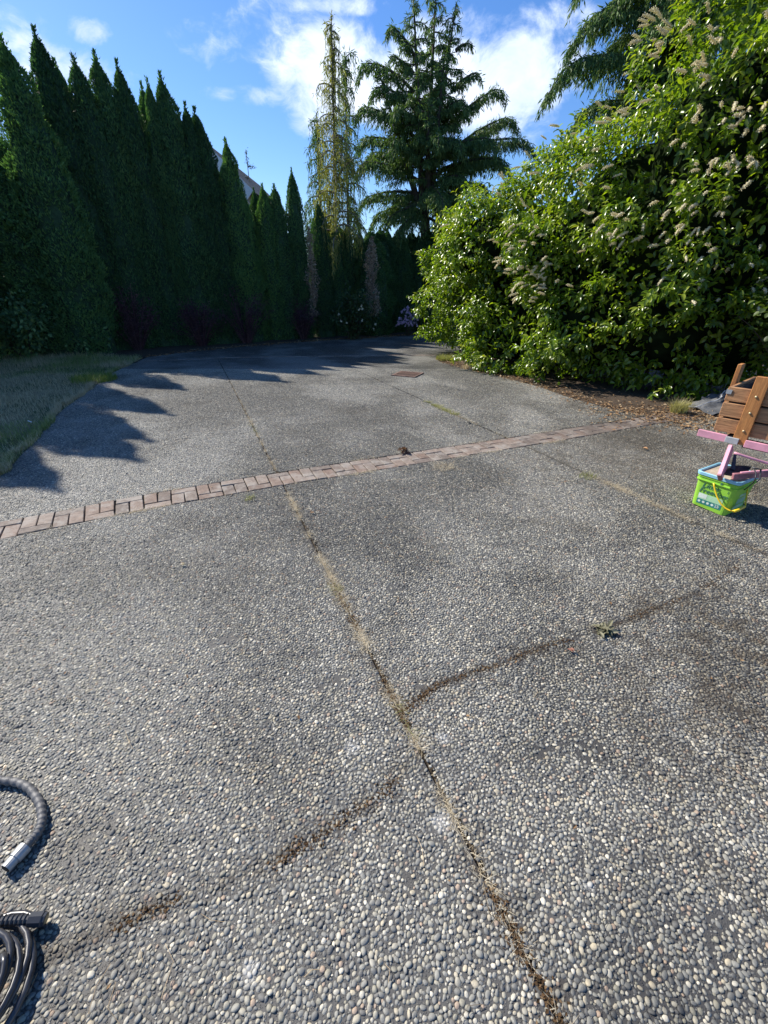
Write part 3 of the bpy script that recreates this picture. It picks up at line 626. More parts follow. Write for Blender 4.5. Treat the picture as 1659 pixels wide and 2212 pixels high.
# ------------------------------------------------------------------ spreading conifers
def bez(p0, p1, p2, n):
    t = np.linspace(0, 1, n)[:, None]; return (1 - t) ** 2 * p0 + 2 * t * (1 - t) * p1 + t ** 2 * p2
class Conifer:
    def __init__(s, den=1., hang=.5, el=(.10, .22), wid=.16): s.P = []; s.D = []; s.L = []; s.wood = MB(); s.den = den; s.hang = hang; s.el = el; s.wid = wid; s.strand = 0.
    def branch(s, p0, tip, rise=.25, rad=.05, sec=.55, fol0=.15, tipdroop=.25):
        p0, tip = np.array(p0, float), np.array(tip, float); L = np.linalg.norm(tip - p0); mid = p0 * .45 + tip * .55 + [0, 0, L * rise]
        c = bez(p0, mid, tip, 12); c[-3:, 2] -= np.array([.0, .25, 1.]) * tipdroop * min(L, 2) * .3
        s.wood.tube([Vector(q) for q in c], list(np.linspace(rad, .008, 12)), 5, False)
        d = nrm(np.diff(c, axis=0)); n = int(max(5, L * 15 * s.den))
        for q in np.linspace(fol0, 1, n):
            f = min(q * 11, 10.999); i = int(f); p = c[i] + (c[i + 1] - c[i]) * (f - i); dd = d[i]
            for sg in (-1, 1):
                side = np.cross(dd, [0, 0, 1.]); side = side / max(np.linalg.norm(side), .2) * sg
                l = sec * (.35 + .9 * (1 - q)) * rng.uniform(.5, 1.15) * min(1, L / 1.6); m_ = max(3, int(l * 26 * s.den)); u = rng.random(m_)
                dv = nrm(side * .8 + dd * .65 + rng.normal(size=3) * .18)
                P = p + dv * (u * l)[:, None] + np.c_[np.zeros(m_), np.zeros(m_), -s.hang * l * u ** 2 - rng.random(m_) * s.hang * .35 * l] + rng.normal(size=(m_, 3)) * .03
                if s.strand:
                    for b_ in P[::5]:
                        ns = int(rng.integers(4, 11)); z = np.arange(ns) * .065 * s.strand; q_ = b_ - np.c_[rng.normal(0, .006, (ns, 2)).cumsum(0), z]; s.P.append(q_); s.D.append(nrm(rng.normal(size=(ns, 3)) * .22 + [0, 0, -1])); s.L.append(rng.uniform(.08, .15, ns))
                s.P.append(P); s.D.append(nrm(dv * .4 + np.array([0, 0, -.45 - s.hang]) + rng.normal(size=(m_, 3)) * .42)); s.L.append(rng.uniform(*s.el, m_))
            m_ = 3; s.P.append(p + rng.normal(size=(m_, 3)) * .04); s.D.append(nrm(dd + rng.normal(size=(m_, 3)) * .5)); s.L.append(rng.uniform(*s.el, m_))
    def leader(s, base, top, rad=.12, length=1.3, every=.16, z0=.2, angle=.15, sec=.4, taper=.9, rise=.12):
        base, top = np.array(base, float), np.array(top, float); H = np.linalg.norm(top - base)
        s.wood.tube([Vector(base), Vector(base * .5 + top * .5), Vector(top)], [rad, rad * .6, .012], 7, False)
        q = z0; a = rng.uniform(0, 6.28)
        while q < .985:
            a += 2.4 + rng.uniform(-.4, .4); l = length * (1 - q) ** taper * rng.uniform(.65, 1.15) + .14; p = base + (top - base) * q
            tip = p + np.array([math.cos(a) * l, math.sin(a) * l, l * (angle - .5 * s.hang)]); s.branch(p, tip, rise, .02 + .02 * (1 - q), sec, .2 if l > .5 else 0.)
            q += every / H
        m_ = 60; u = rng.random(m_); s.P.append(base + (top - base) * (.93 + .08 * u)[:, None] + rng.normal(size=(m_, 3)) * .03); s.D.append(nrm(rng.normal(size=(m_, 3)) * .5 + [0, 0, -.3])); s.L.append(rng.uniform(.07, .14, m_))
    def build(s, o, mat, matw):
        P, Dd, L = np.concatenate(s.P), np.concatenate(s.D), np.concatenate(s.L); loc = np.array(o.location)
        V, F = leaves(P - loc, Dd, rdir(len(P)), L, s.wid, 1); link('crown', mesh_from('crown', V, [F], mat), o)
        V = np.array([tuple(v) for v in s.wood.V]) - loc; link('trunk', mesh_from('trunk', V, [s.wood.F3, s.wood.F4], matw), o)
        return len(P)
mDeo = leafmat('cedar_foliage', [(.045, .10, .042), (.12, .20, .065), (.24, .32, .11)], .6, .28, .3)
mWeepY = leafmat('golden_weeping_foliage', [(.19, .20, .06), (.32, .31, .10), (.44, .41, .20)], .6, .4, .3)
mWeepG = leafmat('weeping_foliage', [(.06, .12, .05), (.12, .20, .075), (.19, .27, .11)], .6, .38, .3)
mGreyBark = simple('pale_bark', (.22, .19, .16), .9, .25, 12)
YC = 19.
o = thing('deodar_cedar', 'big dark multi-topped cedar with spreading drooping boughs behind the hedge', 'tree', (1.64, YC, 0))
c = Conifer(1.6, .62, (.08, .21), .085); fork = T(917, 420, YC)
c.wood.tube([(1.64, YC, -.05), (1.62, YC, 2.2), fork], [.24, .2, .16], 9, False)
for (bx, by), (tx, ty), dy, ln, z0 in [((905, 370), (893, -28), -.2, 1.05, .12), ((925, 370), (943, -40), .5, 1.1, .12), ((935, 380), (986, 6), .1, 1.0, .12), ((900, 390), (903, 150), -.9, .8, .1), ((960, 400), (960, 120), -.8, .75, .2), ((880, 390), (818, 152), -.1, .7, .4), ((940, 380), (925, 215), -1.3, .7, .1)]:
    c.leader(T(bx * .35 + 917 * .65, 440, YC + dy * .1), T(tx, ty, YC + dy), .12, ln * 1.3, .135, z0 + .16, .22, .44)
for (bx, by), (tx, ty), dy, rise, sec in [((895, 200), (770, 143), .3, .28, .45), ((900, 130), (836, 54), .3, .25, .4), ((895, 160), (840, 120), -.4, .2, .4), ((900, 300), (765, 230), -.6, .2, .6), ((900, 330), (772, 300), .8, .16, .6), ((905, 390), (766, 352), -.7, .16, .6), ((910, 420), (770, 436), -.5, .15, .6), ((915, 440), (830, 478), -1., .1, .5),
    ((950, 290), (1094, 182), .2, .12, .5), ((955, 340), (1160, 306), .3, .14, .65), ((950, 350), (1120, 250), .9, .15, .6), ((945, 370), (1110, 350), -.8, .15, .6), ((975, 200), (1042, 158), .1, .25, .4), ((985, 110), (1022, 98), 0, .3, .35), ((940, 400), (1016, 388), -1.4, .2, .55), ((930, 430), (1000, 430), -1.2, .2, .55), ((925, 450), (985, 470), -.8, .15, .5), ((930, 420), (1060, 400), .6, .12, .6),
    ((900, 350), (845, 300), -1.5, .15, .55), ((930, 340), (1000, 300), -1.5, .15, .55), ((925, 320), (950, 290), -1.8, .15, .5), ((905, 280), (850, 230), -1.2, .2, .5), ((940, 260), (1010, 215), -1., .2, .5), ((950, 330), (1075, 300), -.9, .14, .6), ((900, 240), (800, 190), -.2, .25, .5), ((910, 420), (850, 440), 1.2, .1, .6), ((930, 430), (1040, 450), 1., .1, .6), ((915, 450), (860, 500), -1.2, .08, .7), ((925, 445), (1010, 480), -.4, .08, .7), ((910, 440), (800, 470), .4, .1, .7), ((925, 470), (990, 515), .8, .06, .7), ((930, 400), (960, 440), -1.9, .1, .7), ((935, 380), (1090, 340), 1.5, .1, .7), ((905, 360), (790, 330), 1.6, .1, .7)]:
    c.branch(T(bx, by, YC), T(tx, ty, YC + dy), rise, .06, sec, .12, .6)
c.build(o, mDeo, simple('cedar_bark', (.075, .06, .05), .9, .3, 10))
YW = 16.6
p0, p1 = G(722, 600), T(716, 32, YW)
o = thing('weeping_cedar', 'golden olive weeping cedar with bare pale trunk and long hanging curtains', 'tree', (T(720, 500, YW).x, YW, 0))
c = Conifer(.8, .8, (.08, .18), .075); c.strand = 1.25; b0 = np.array((T(721, 500, YW).x, YW, 0.)); c.leader(b0, p1, .08, 1.25, .125, .34, .12, .34, 1.0, .35)
for (bx, by), (tx, ty), dy in [((722, 400), (786, 345), -.4), ((720, 190), (683, 190), -.1), ((722, 300), (760, 330), -.5), ((720, 330), (690, 350), -.5), ((722, 340), (745, 350), -.7), ((722, 250), (700, 270), -.4)]:
    c.branch(T(bx, by, YW), T(tx, ty, YW + dy), .4, .03, .42, .1, .5)
c.build(o, mWeepY, mGreyBark)
o = thing('weeping_cedar', 'green weeping cedar with a nodding top, behind and right of the golden one', 'tree', (T(752, 500, YW + .9).x, YW + .9, 0))
c = Conifer(.9, .8, (.08, .18), .08); c.strand = 1.2; c.leader(np.array((T(750, 500, YW + .9).x, YW + .9, 0.)), T(745, 112, YW + .9), .08, 1.15, .13, .3, .05, .36, .95, .35)
c.branch(T(745, 130, YW + .9), T(768, 118, YW + .9), .5, .02, .3, .1, .5); c.build(o, mWeepG, mGreyBark)
o = thing('weeping_cedar', 'dense green weeping cedar, left of the golden one', 'tree', (T(690, 500, YW + .8).x, YW + .8, 0))
c = Conifer(.95, .8, (.08, .18), .08); c.strand = 1.2; c.leader(np.array((T(690, 500, YW + .8).x, YW + .8, 0.)), T(684, 244, YW + .8), .08, 1.0, .12, .3, .05, .36, .8, .35); c.build(o, mWeepG, mGreyBark)
# sparse conifer tops over the house gable
o = thing('conifer_sapling', 'tiny sparse conifer top poking above the white gable board', 'tree', (T(540, 500, 24).x, 24, 0))
c = Conifer(.5, .1, (.06, .12), .10); b0 = T(540, 420, 24); b0.z = 0; c.leader(b0, T(532, 328, 24), .05, 1.1, .42, .55, .12, .12, .9, 0.); c.build(o, leafmat('pale_conifer', [(.06, .08, .06), (.12, .14, .11)], .7, .2), mGreyBark)
# near cedar whose boughs hang into the picture at the top right
YD = 12.5
o = thing('deodar_cedar', 'near cedar behind the laurel, long fringed boughs reaching in at the top right', 'tree', (T(1560, 200, YD).x, YD, 0))
c = Conifer(2.4, .7, (.06, .16), .10); tb = np.array((T(1560, 200, YD).x, YD, 0.)); c.wood.tube([tb, tb + [0, 0, 5], tb + [0, 0, 11]], [.25, .2, .08], 8, False)
def onT(z): return tb + np.array([0, 0, z])
for z, tx, ty, dy, rise, sec in [(5.2, 1186, 148, -.3, .2, .65), (5.9, 1236, 44, -.2, .2, .6), (4.6, 1232, 238, .1, .2, .55), (6.4, 1330, -40, -.3, .2, .7), (6.8, 1290, 10, .6, .2, .6), (5.6, 1300, 90, .8, .2, .6), (6.6, 1450, -20, -1., .2, .7), (6.2, 1400, 20, -.8, .2, .7), (7.0, 1520, -60, -1.2, .2, .7), (6.7, 1640, 30, -1., .2, .7), (6.4, 1560, 40, -1.6, .2, .6), (7.2, 1260, -90, .2, .2, .7), (7.4, 1440, -120, -.8, .2, .7), (5.0, 1350, 150, .3, .2, .6), (6.5, 1680, 60, -.6, .2, .7)]:
    c.branch(onT(z), T(tx, ty, YD + dy), rise, .05, sec, .1, .8)
c.build(o, mDeo, mTrunk)
# ------------------------------------------------------------------ laurel hedge
mLau = leafmat('laurel_leaf', [(.055, .105, .014), (.14, .22, .020), (.28, .36, .034)], .27, .45, .6, (1.5, 1.6, .4), .8)
mLauY = leafmat('young_laurel_leaf', [(.22, .28, .03), (.34, .40, .05)], .36, .36, .45, (1.5, 1.5, .4), 1.2)
mSpike = leafmat('laurel_blossom', [(.60, .50, .32), (.80, .72, .50), (.86, .82, .66)], .8, .35, .2, (1, 1, .85), 3.)
mInLau = simple('laurel_inner_shade', (.014, .022, .009), 1., .4, 5, spec=0.)  # near-black colour paints the shade deep in the bush
ELL = [((3.15, 12.0, 1.35), (2.05, 1.9, 2.0)), ((3.75, 10.5, 1.9), (1.95, 1.7, 1.75)), ((4.55, 9.2, 2.2), (1.95, 1.7, 2.15)), ((5.35, 8.1, 2.9), (1.95, 1.75, 2.5)), ((6.6, 7.3, 3.6), (2.2, 1.7, 2.4)),
       ((3.1, 10.2, .75), (1.45, 1.5, 1.0)), ((3.9, 8.7, .95), (1.45, 1.3, 1.15)), ((4.75, 7.75, 1.1), (1.35, 1.15, 1.25)), ((5.5, 7.5, 1.0), (1.2, .95, 1.3)), ((3.5, 9.6, 1.9), (1.3, 1.2, 1.2)), ((4.5, 8.3, 2.1), (1.3, 1.2, 1.3)), ((2.55, 11.7, 1.75), (1.3, 1.3, 1.15)), ((2.45, 11.0, 2.3), (1.2, 1.2, .95)), ((3.2, 9.9, 3.0), (.55, .55, .95))]
EC = np.array([e[0] for e in ELL]); ER = np.array([e[1] for e in ELL])
def ell_inside(P, k=.93, skip=-1):
    ins = np.zeros(len(P), bool)
    for i in range(len(ELL)):
        if i == skip: continue
        ins |= (((P - EC[i]) / (ER[i] * k)) ** 2).sum(1) < 1
    return ins
lau = thing('laurel_hedge', 'huge glossy green laurel bush with cream flower spikes, right of the drive', 'bush', (3.6, 9.5, 0)); LO = np.array((3.6, 9.5, 0))
def surf_pts(n, shell=1.):
    Ps, Ns = [], []; area = (ER[:, 0] * ER[:, 1] + ER[:, 0] * ER[:, 2] + ER[:, 1] * ER[:, 2])
    for i in range(len(ELL)):
        m_ = int(n * area[i] / area.sum()); d = rdir(m_); P = EC[i] + ER[i] * d * shell; nn = nrm(d / ER[i]); k = (P[:, 2] > .02) & ~ell_inside(P, .95 * shell, i); Ps.append(P[k]); Ns.append(nn[k])
    return np.concatenate(Ps), np.concatenate(Ns)
P, Nn = surf_pts(31000)
face = (Nn * (np.array([0, 0, 1.6]) - P) / np.linalg.norm(P - [0, 0, 1.6], axis=1)[:, None]).sum(1) > -.35
sel = face | (rng.random(len(P)) < .15); P, Nn = P[sel], Nn[sel]
lump = vnoise(P * [1, 1, 1.5], 1.25, 5.5, 2); n = len(P)
# boughs stand proud in clumps; in the hollows between them only a few sprays lie deeper
keep = (lump > -.13) | (rng.random(n) < .22); P, Nn, lump = P[keep], Nn[keep], lump[keep]; n = len(P)
P = P + Nn * (np.clip(lump, -.5, .5) * .85 + rng.uniform(-.28, .08, n) - .07)[:, None]; P[:, 2] = np.maximum(P[:, 2], .08)
AX = nrm(Nn * .75 + [0, 0, .25] + rng.normal(size=(n, 3)) * .38)
K = 9; LP, LD, LN, LL, YF = [], [], [], [], []
top = np.clip((P[:, 2] - 1.6) / 2.2, 0, 1); young = (rng.random(n) < .16 + .30 * top)
for k in range(K):
    q = k / (K - 1); a0 = k * 2.4 + rng.uniform(-.4, .4, n); u = nrm(np.cross(AX, [0, 0, 1.] + 0 * AX)); v = np.cross(AX, u)
    rad = u * np.cos(a0)[:, None] + v * np.sin(a0)[:, None]; base = P + AX * (.22 * q - .10)
    d = nrm(AX * (.35 + .45 * q) + rad * .85 + np.c_[np.zeros(n), np.zeros(n), -.45 + .25 * q + rng.normal(0, .12, n)] + rng.normal(size=(n, 3)) * .12)
    LP.append(base); LD.append(d); LN.append(nrm(AX * .5 + [0, 0, .75] + rng.normal(size=(n, 3)) * .22)); LL.append(rng.uniform(.065, .130, n) * (1.05 - .25 * (q > .8))); YF.append(young & (q > .55))
LP, LD, LN, LL, YF = map(np.concatenate, (LP, LD, LN, LL, YF))
pxl, pyl, dl = PX(LP); infr = (pxl > 0) & (pxl < 1650) & (pyl > 0) & (pyl < 900)
# the leaves that show largest are leaves of their own
score = dl + 10 * (~infr) + 3 * (np.abs((LN * nrm(np.array([0, 0, 1.6]) - LP)).sum(1)) < .3) + 1.5 * rng.random(len(dl)); big = np.argsort(score)[:290]; isbig = np.zeros(len(LP), bool); isbig[big] = True
for nm, sel, mt in (('foliage', ~isbig & ~YF, mLau), ('young_foliage', ~isbig & YF, mLauY)):
    V, F = leaves(LP[sel] - LO, LD[sel], LN[sel], LL[sel], rng.uniform(.19, .25, sel.sum())); link(nm, mesh_from(nm, V, [F], mt, True), lau, kind='stuff')
lm = [mesh_from('leaf', *(lambda r: (r[0], [r[1]]))(leaves(np.zeros((1, 3)), np.array([[1., 0, 0]]), np.array([[0, 0, 1.]]), np.array([1.]), np.array([.22]))), mt, True) for mt in (mLau, mLauY)]
for i in big:
    d, nn = Vector(LD[i]), Vector(LN[i]); nn = (nn - d * nn.dot(d)).normalized(); y = nn.cross(d); M = Matrix((d, y, nn)).transposed().to_4x4()
    o = link('leaf', lm[int(YF[i])], lau); o.matrix_local = Matrix.Translation(Vector(LP[i] - LO)) @ M @ Matrix.Scale(float(LL[i]), 4)
# deeper leaves, and a closed hull coloured dark for the shade inside
P2, N2 = surf_pts(6500, .84); n = len(P2); V, F = merge([leaves(P2 - LO + rng.normal(size=(n, 3)) * .1, rdir(n) + [0, 0, -.3], nrm(N2 + rng.normal(size=(n, 3)) * .6), rng.uniform(.09, .15, n), .24, 0) for _ in range(4)])
link('deep_foliage', mesh_from('deep_foliage', V, [F], mLau, True), lau, kind='stuff')
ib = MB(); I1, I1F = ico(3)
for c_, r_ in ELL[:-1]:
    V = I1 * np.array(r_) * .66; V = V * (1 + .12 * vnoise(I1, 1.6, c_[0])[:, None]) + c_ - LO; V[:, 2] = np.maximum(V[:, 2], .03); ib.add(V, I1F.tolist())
ib.build('inner_hull', mInLau, lau, True)
tb = MB()
for k in range(40):
    i = random.randrange(len(ELL)); c_, r_ = EC[i], ER[i]; d = rdir(1)[0]; d[1] = -abs(d[1]); e = c_ + r_ * d * .93; b0 = np.array((c_[0] + random.uniform(-.5, .5), c_[1] + .2, 0.)); tb.tube([Vector(b0 - LO), Vector((b0 + e) / 2 + [0, 0, .3] - LO), Vector(e - LO)], [.035, .02, .007], 5, False)
tb.build('branch', mTrunk, lau)
# cream flower spikes hang in drifts on the upper right half
sp = MB(); 
sp.tube([(0, 0, 0), (.25, 0, .02), (.6, 0, 0), (1, 0, -.06)], [.035, .085, .085, .03], 6)
for k in range(26):
    t = .08 + .88 * k / 25; a = k * 2.4; r_ = .085 + .02 * math.sin(k * 3.3); q = Vector((t, math.cos(a) * r_, math.sin(a) * r_ - .05 * t * t)); e = Vector((.02, math.cos(a + 1) * .05, math.sin(a + 1) * .05)); sp.add([q - e, q + e, q + Vector((.03, math.cos(a) * .06, math.sin(a) * .06)), q + Vector((-.05, 0, .03))], [(0, 1, 2), (0, 2, 3)])
spm = mesh_from('flower_spike', sp.V, [sp.F3, sp.F4], mSpike)
Pf, Nf = surf_pts(30000); fx, fy, fd = PX(Pf); lf = vnoise(Pf * [1, 1, 1.5], 1.25, 5.5, 2); face = (Nf * nrm(np.array([0, 0, 1.6]) - Pf)).sum(1) > .05
done = 0
for (cx, cy_, rx, ry, m_) in [(1170, 600, 70, 45, 34), (1205, 560, 60, 30, 14), (1500, 80, 90, 60, 40), (1600, 240, 75, 80, 42), (1540, 370, 90, 60, 46), (1450, 500, 90, 40, 24), (1570, 560, 70, 70, 22), (1330, 300, 130, 100, 16), (1250, 500, 120, 60, 14), (1120, 470, 60, 60, 9), (1420, 190, 60, 60, 12)]:
    wgt = np.exp(-((fx - cx) / rx) ** 2 - ((fy - cy_) / ry) ** 2) * face * (lf > -.2) + 1e-12; wgt /= wgt.sum()
    for i in rng.choice(len(Pf), m_, replace=False, p=wgt):
        if done >= 290: break
        done += 1; d = Vector(Nf[i] * .9) + Vector((random.gauss(-.25, .25), random.gauss(0, .25), random.gauss(-.25, .3))); d.normalize(); y = d.cross(Vector((0, 0, 1))).normalized(); z = y.cross(d); y = z.cross(d)
        p = Vector(Pf[i] + Nf[i] * (np.clip(lf[i], -.5, .6) * .62 + .12) - LO); M = Matrix((d, y, z)).transposed().to_4x4()
        o = link('flower_spike', spm, lau); o.matrix_local = Matrix.Translation(p) @ M @ Matrix.Scale(random.uniform(.13, .19), 4)
# ------------------------------------------------------------------ shrubs
def shrub(name, label, cat, pos, rx, ry, rz_, nleaf, ll, mat, stemn=14, stemcol=None, group=None, upright=0., clump=.3, wl=.24, tmpl=0, extra=None):
    o = thing(name, label, cat, pos, 0, group); tb = MB(); P, Dd = [], []
    for k in range(stemn):
        a = random.uniform(0, 6.28); e = random.uniform(.25, 1.) ; q = Vector((math.cos(a) * rx * e * (1 - upright * .4), math.sin(a) * ry * e * (1 - upright * .4), rz_ * math.sqrt(max(.08, 1 - (e * .85) ** 2)) * random.uniform(.75, 1.15)))
        b = Vector((q.x * .12, q.y * .12, -.02)); m_ = (b + q) * .5 + Vector((0, 0, rz_ * .18)); c = bez(np.array(b), np.array(m_), np.array(q), 7); tb.tube([Vector(v) for v in c], list(np.linspace(.014, .004, 7)), 5, False)
        n = nleaf // stemn; u = rng.random(n) ** .7; idx = np.minimum((u * 6).astype(int), 5); base = c[idx] + (c[idx + 1] - c[idx]) * (u * 6 - idx)[:, None]
        off = rdir(n) * (rng.random(n) ** .5 * clump * (.35 + .65 * u))[:, None]; P.append(base + off); Dd.append(nrm(off + (q - b).normalized() * np.float64(.1) if False else off + np.array([0, 0, .02]) + rng.normal(size=(n, 3)) * .08))
    P, Dd = np.concatenate(P), np.concatenate(Dd); k = P[:, 2] > .03; P, Dd = P[k], Dd[k]
    V, F = leaves(P, Dd + [0, 0, -.02], nrm(rng.normal(size=P.shape) * .5 + [0, 0, 1]), rng.uniform(.7, 1.2, len(P)) * ll, wl, tmpl)
    link('foliage', mesh_from('foliage', V, [F], mat, tmpl == 0), o, kind='stuff'); tb.build('stem', stemcol or mTrunk, o)
    return o
mShrub = leafmat('shrub_leaf', [(.06, .13, .07), (.12, .22, .10), (.24, .34, .12)], .55, .3, .3)
mBarb = leafmat('barberry_leaf', [(.05, .030, .036), (.10, .055, .065), (.24, .15, .16)], .6, .25, .3, (1.3, 1, 1))
mRhodo = leafmat('rhododendron_leaf', [(.02, .045, .018), (.045, .085, .025), (.08, .13, .04)], .45, .2, .45)
mPink = leafmat('pink_blossom', [(.50, .30, .50), (.68, .48, .66), (.78, .62, .76)], .7, .25, .2, (1, 1, 1))
mMaple = leafmat('maple_leaf', [(.030, .055, .014), (.07, .11, .022), (.12, .17, .035)], .5, .35, .35)
def gp(px, py): g_ = G(px, py); return (g_.x, g_.y, 0)
shrub('green_shrub', 'broad-leaved green shrub on the lawn edge at the left, top leaves catching sun', 'shrub', (-8.75, 11.2, 0), 1.25, .9, 1.25, 4200, .095, mShrub, 26, None, None, .1, .42, .30)
shrub('green_shrub', 'small leafy green shrub just right of the broad-leaved one, in hedge shade', 'shrub', (-7.45, 11.7, 0), .5, .45, .75, 800, .085, mShrub, 14, None, None, .2, .35, .30)
for (px, py, rr, hh, lab) in [(312, 758, .85, 1.35, 'purple barberry bush nearest the lawn, its thin arching twigs widest apart'), (446, 750, .85, 1.1, 'purple barberry bush, second from the lawn'), (540, 744, 1.05, 1.35, 'fullest purple barberry bush, third from the lawn'), (660, 736, .7, 1.05, 'low dark purple barberry at the foot of the slender cypress')]:
    g_ = G(px, py - 6); shrub('barberry_bush', lab, 'shrub', (g_.x, g_.y - .3, 0), rr, rr * .8, hh * 1.1, 4200, .045, mBarb, 44, mBarb, 'purple barberry bushes', .2, .16, .34, 1)
g_ = G(765, 732); o = shrub('rhododendron', 'rounded green rhododendron with a few last white blooms, under the hedge', 'shrub', (g_.x, 15.2, 0), .85, .6, 1.35, 2300, .11, mRhodo, 24, None, None, .1, .3, .2)
mWhiteB = simple('white_petals', (.7, .68, .55), .8, .1)
for k in range(9):
    a = random.uniform(3.4, 6.0); V, F = leaves(np.zeros((9, 3)), rdir(9), rdir(9), .05, .4, 1); link('blossom', mesh_from('blossom', V, [F], mWhiteB), o, (math.cos(a) * .8, math.sin(a) * .6, random.uniform(.3, 1.1)))
g_ = G(878, 718); o = shrub('pink_azalea', 'small azalea covered in lilac pink blossom at the far end of the drive', 'shrub', (g_.x, 16.4, 0), .42, .35, .85, 500, .06, mRhodo, 12, None, None, .1, .2, .25)
for k in range(60):
    a = random.uniform(0, 6.28); e = random.random() ** .5; z = .12 + .75 * math.sqrt(max(.02, 1 - e * e * .8)) * random.uniform(.5, 1.1); V, F = leaves(np.zeros((8, 3)), rdir(8), rdir(8), .06, .4, 1); link('blossom', mesh_from('blossom', V, [F], mPink), o, (math.cos(a) * e * .42, -abs(math.sin(a)) * e * .35, z))
shrub('rhododendron', 'low dark shrub between the pink azalea and the laurel', 'shrub', (1.4, 16.8, 0), .8, .5, 1.1, 1500, .08, mRhodo, 16, None, None, .1, .3, .22)
shrub('vine_maple', 'shaded lobed-leaf maple shrub behind the wooden planter', 'shrub', (5.75, 5.9, 0), 1.25, .9, 2.0, 5200, .075, mMaple, 34, None, None, .1, .3, .42)
# ------------------------------------------------------------------ planting beds
BED = [(-7.6, 11.4), (-5.9, 11.25), (-5.2, 12.4), (-4.3, 13.2), (-2.8, 14.4), (-1.2, 15.4), (0, 16.0), (1.9, 17.2), (4.0, 17.6), (5, 20), (-12, 20), (-12, 12.4)]
sheet('planting_bed', BED, -.008, mSoil, None, kind='structure')
BED2 = REDGE + [(4.6, 5.9), (8, 7.2), (9, 9), (6, 14), (3.2, 13.2), (1.9, 12.2)]
sheet('laurel_bed', BED2, -.004, mSoil, None, kind='structure')
mLitter = leafmat('leaf_litter', [(.10, .055, .028), (.22, .125, .06), (.38, .25, .13), (.5, .40, .26)], .85, .15, .2, (1.2, 1, .8), 3.)
def scatter_poly(poly, n, dens=None):
    xs_ = [p[0] for p in poly]; ys_ = [p[1] for p in poly]; X = rng.uniform(min(xs_), max(xs_), n * 3); Y = rng.uniform(min(ys_), max(ys_), n * 3); k = inpoly(X, Y, poly); X, Y = X[k], Y[k]
    if dens is not None: k = rng.random(len(X)) < dens(X, Y); X, Y = X[k], Y[k]
    return X[:n], Y[:n]
LIT = [(1.2, 11.3), (1.35, 10.2), (1.8, 9.3), (2.3, 8.3), (2.55, 7.3), (2.55, 6.6), (2.75, 6.0), (2.6, 5.2), (3.2, 5.05), (4.2, 5.0), (5.4, 5.2), (5.6, 6.6), (4.4, 7.2), (3.6, 7.6), (2.6, 9.5), (2., 11.4)]
def ldens(X, Y):
    core = np.exp(-(np.hypot((X - 4.15) / .85, (Y - 5.85) / .42)) ** 2); edge = np.array([min(abs(np.interp(y, [p[1] for p in REDGE[::-1]], [p[0] for p in REDGE[::-1]]) + .12 - x), 9) for x, y in zip(X, Y)]); return np.clip(core * 1.1 + np.exp(-(edge / .22) ** 2) * .42 + .03, 0, 1)
X, Y = scatter_poly(LIT, 15000, ldens); n = len(X); V, F = leaves(np.c_[X, Y, rng.uniform(.002, .03, n)], np.c_[rng.normal(size=(n, 2)), rng.normal(0, .2, n)], np.c_[rng.normal(0, .35, (n, 2)), np.ones(n)], rng.uniform(.02, .06, n), rng.uniform(.12, .35, n), 1)
tag(link('leaf_litter', mesh_from('leaf_litter', V, [F], mLitter)), 'drift of dry brown leaves and bark along the foot of the laurel', None, None, 'stuff')
bx_ = rng.uniform(-6, 3, 1500); by_ = np.interp(bx_, [-5.9, -5.2, -4.3, -2.8, -1.2, 0, 1.9, 3], [11.3, 12.4, 13.2, 14.4, 15.4, 16., 17.2, 17.4]) + rng.normal(0, .16, 1500)
V, F = leaves(np.c_[bx_, by_, rng.uniform(.002, .03, 1500)], np.c_[rng.normal(size=(1500, 2)), np.zeros(1500)], np.c_[rng.normal(0, .3, (1500, 2)), np.ones(1500)], rng.uniform(.03, .08, 1500), .3, 1)
tag(link('leaf_litter', mesh_from('leaf_litter', V, [F], mLitter)), 'thin line of dead leaves along the far bed edge', None, None, 'stuff')
# loose leaves and needles on the slabs
n = 420; X = rng.uniform(-2.5, 3.2, n); Y = rng.uniform(.4, 8.5, n); V, F = leaves(np.c_[X, Y, np.full(n, .012)], np.c_[rng.normal(size=(n, 2)), np.zeros(n)], np.c_[rng.normal(0, .2, (n, 2)), np.ones(n)], rng.uniform(.008, .024, n), rng.uniform(.1, .3, n), 1)
tag(link('leaf_crumbs', mesh_from('leaf_crumbs', V, [F], mLitter)), 'tiny scattered dead leaf crumbs on the slabs', None, None, 'stuff')
tw = MB()
for k in range(170):
    x = random.uniform(-1.6, 2.6); y = abs(random.gauss(.3, 1.6)) + .35; a = random.uniform(0, 6.28); l = random.uniform(.03, .11); b_ = random.uniform(-.6, .6); tw.tube([(x, y, .010), (x + math.cos(a) * l * .5, y + math.sin(a) * l * .5, .016), (x + math.cos(a + b_) * l, y + math.sin(a + b_) * l, .010)], .0008, 3, False)
tag(tw.build('dry_needles', simple('straw', (.36, .27, .16), .8, .25, 30)), 'thin dry needles and stalks strewn over the pebbled slabs', None, None, 'stuff')
cr_ = []
for PL, n in ((CR[:6], 1500), (CL[:7], 1300), ([(x1(2.2), 2.2), (x1(.3), .3)], 2600)):
    PL = np.array(PL); seg = rng.integers(0, len(PL) - 1, n); u = rng.random(n)[:, None]; q = PL[seg] * (1 - u) + PL[seg + 1] * u; k = vnoise(np.c_[q, np.zeros(n)], 3.2, 7.7, 2) > -.08; q = q[k] + rng.normal(0, .011, (k.sum(), 2)) * rng.uniform(.4, 2., (k.sum(), 1)); cr_.append(q)
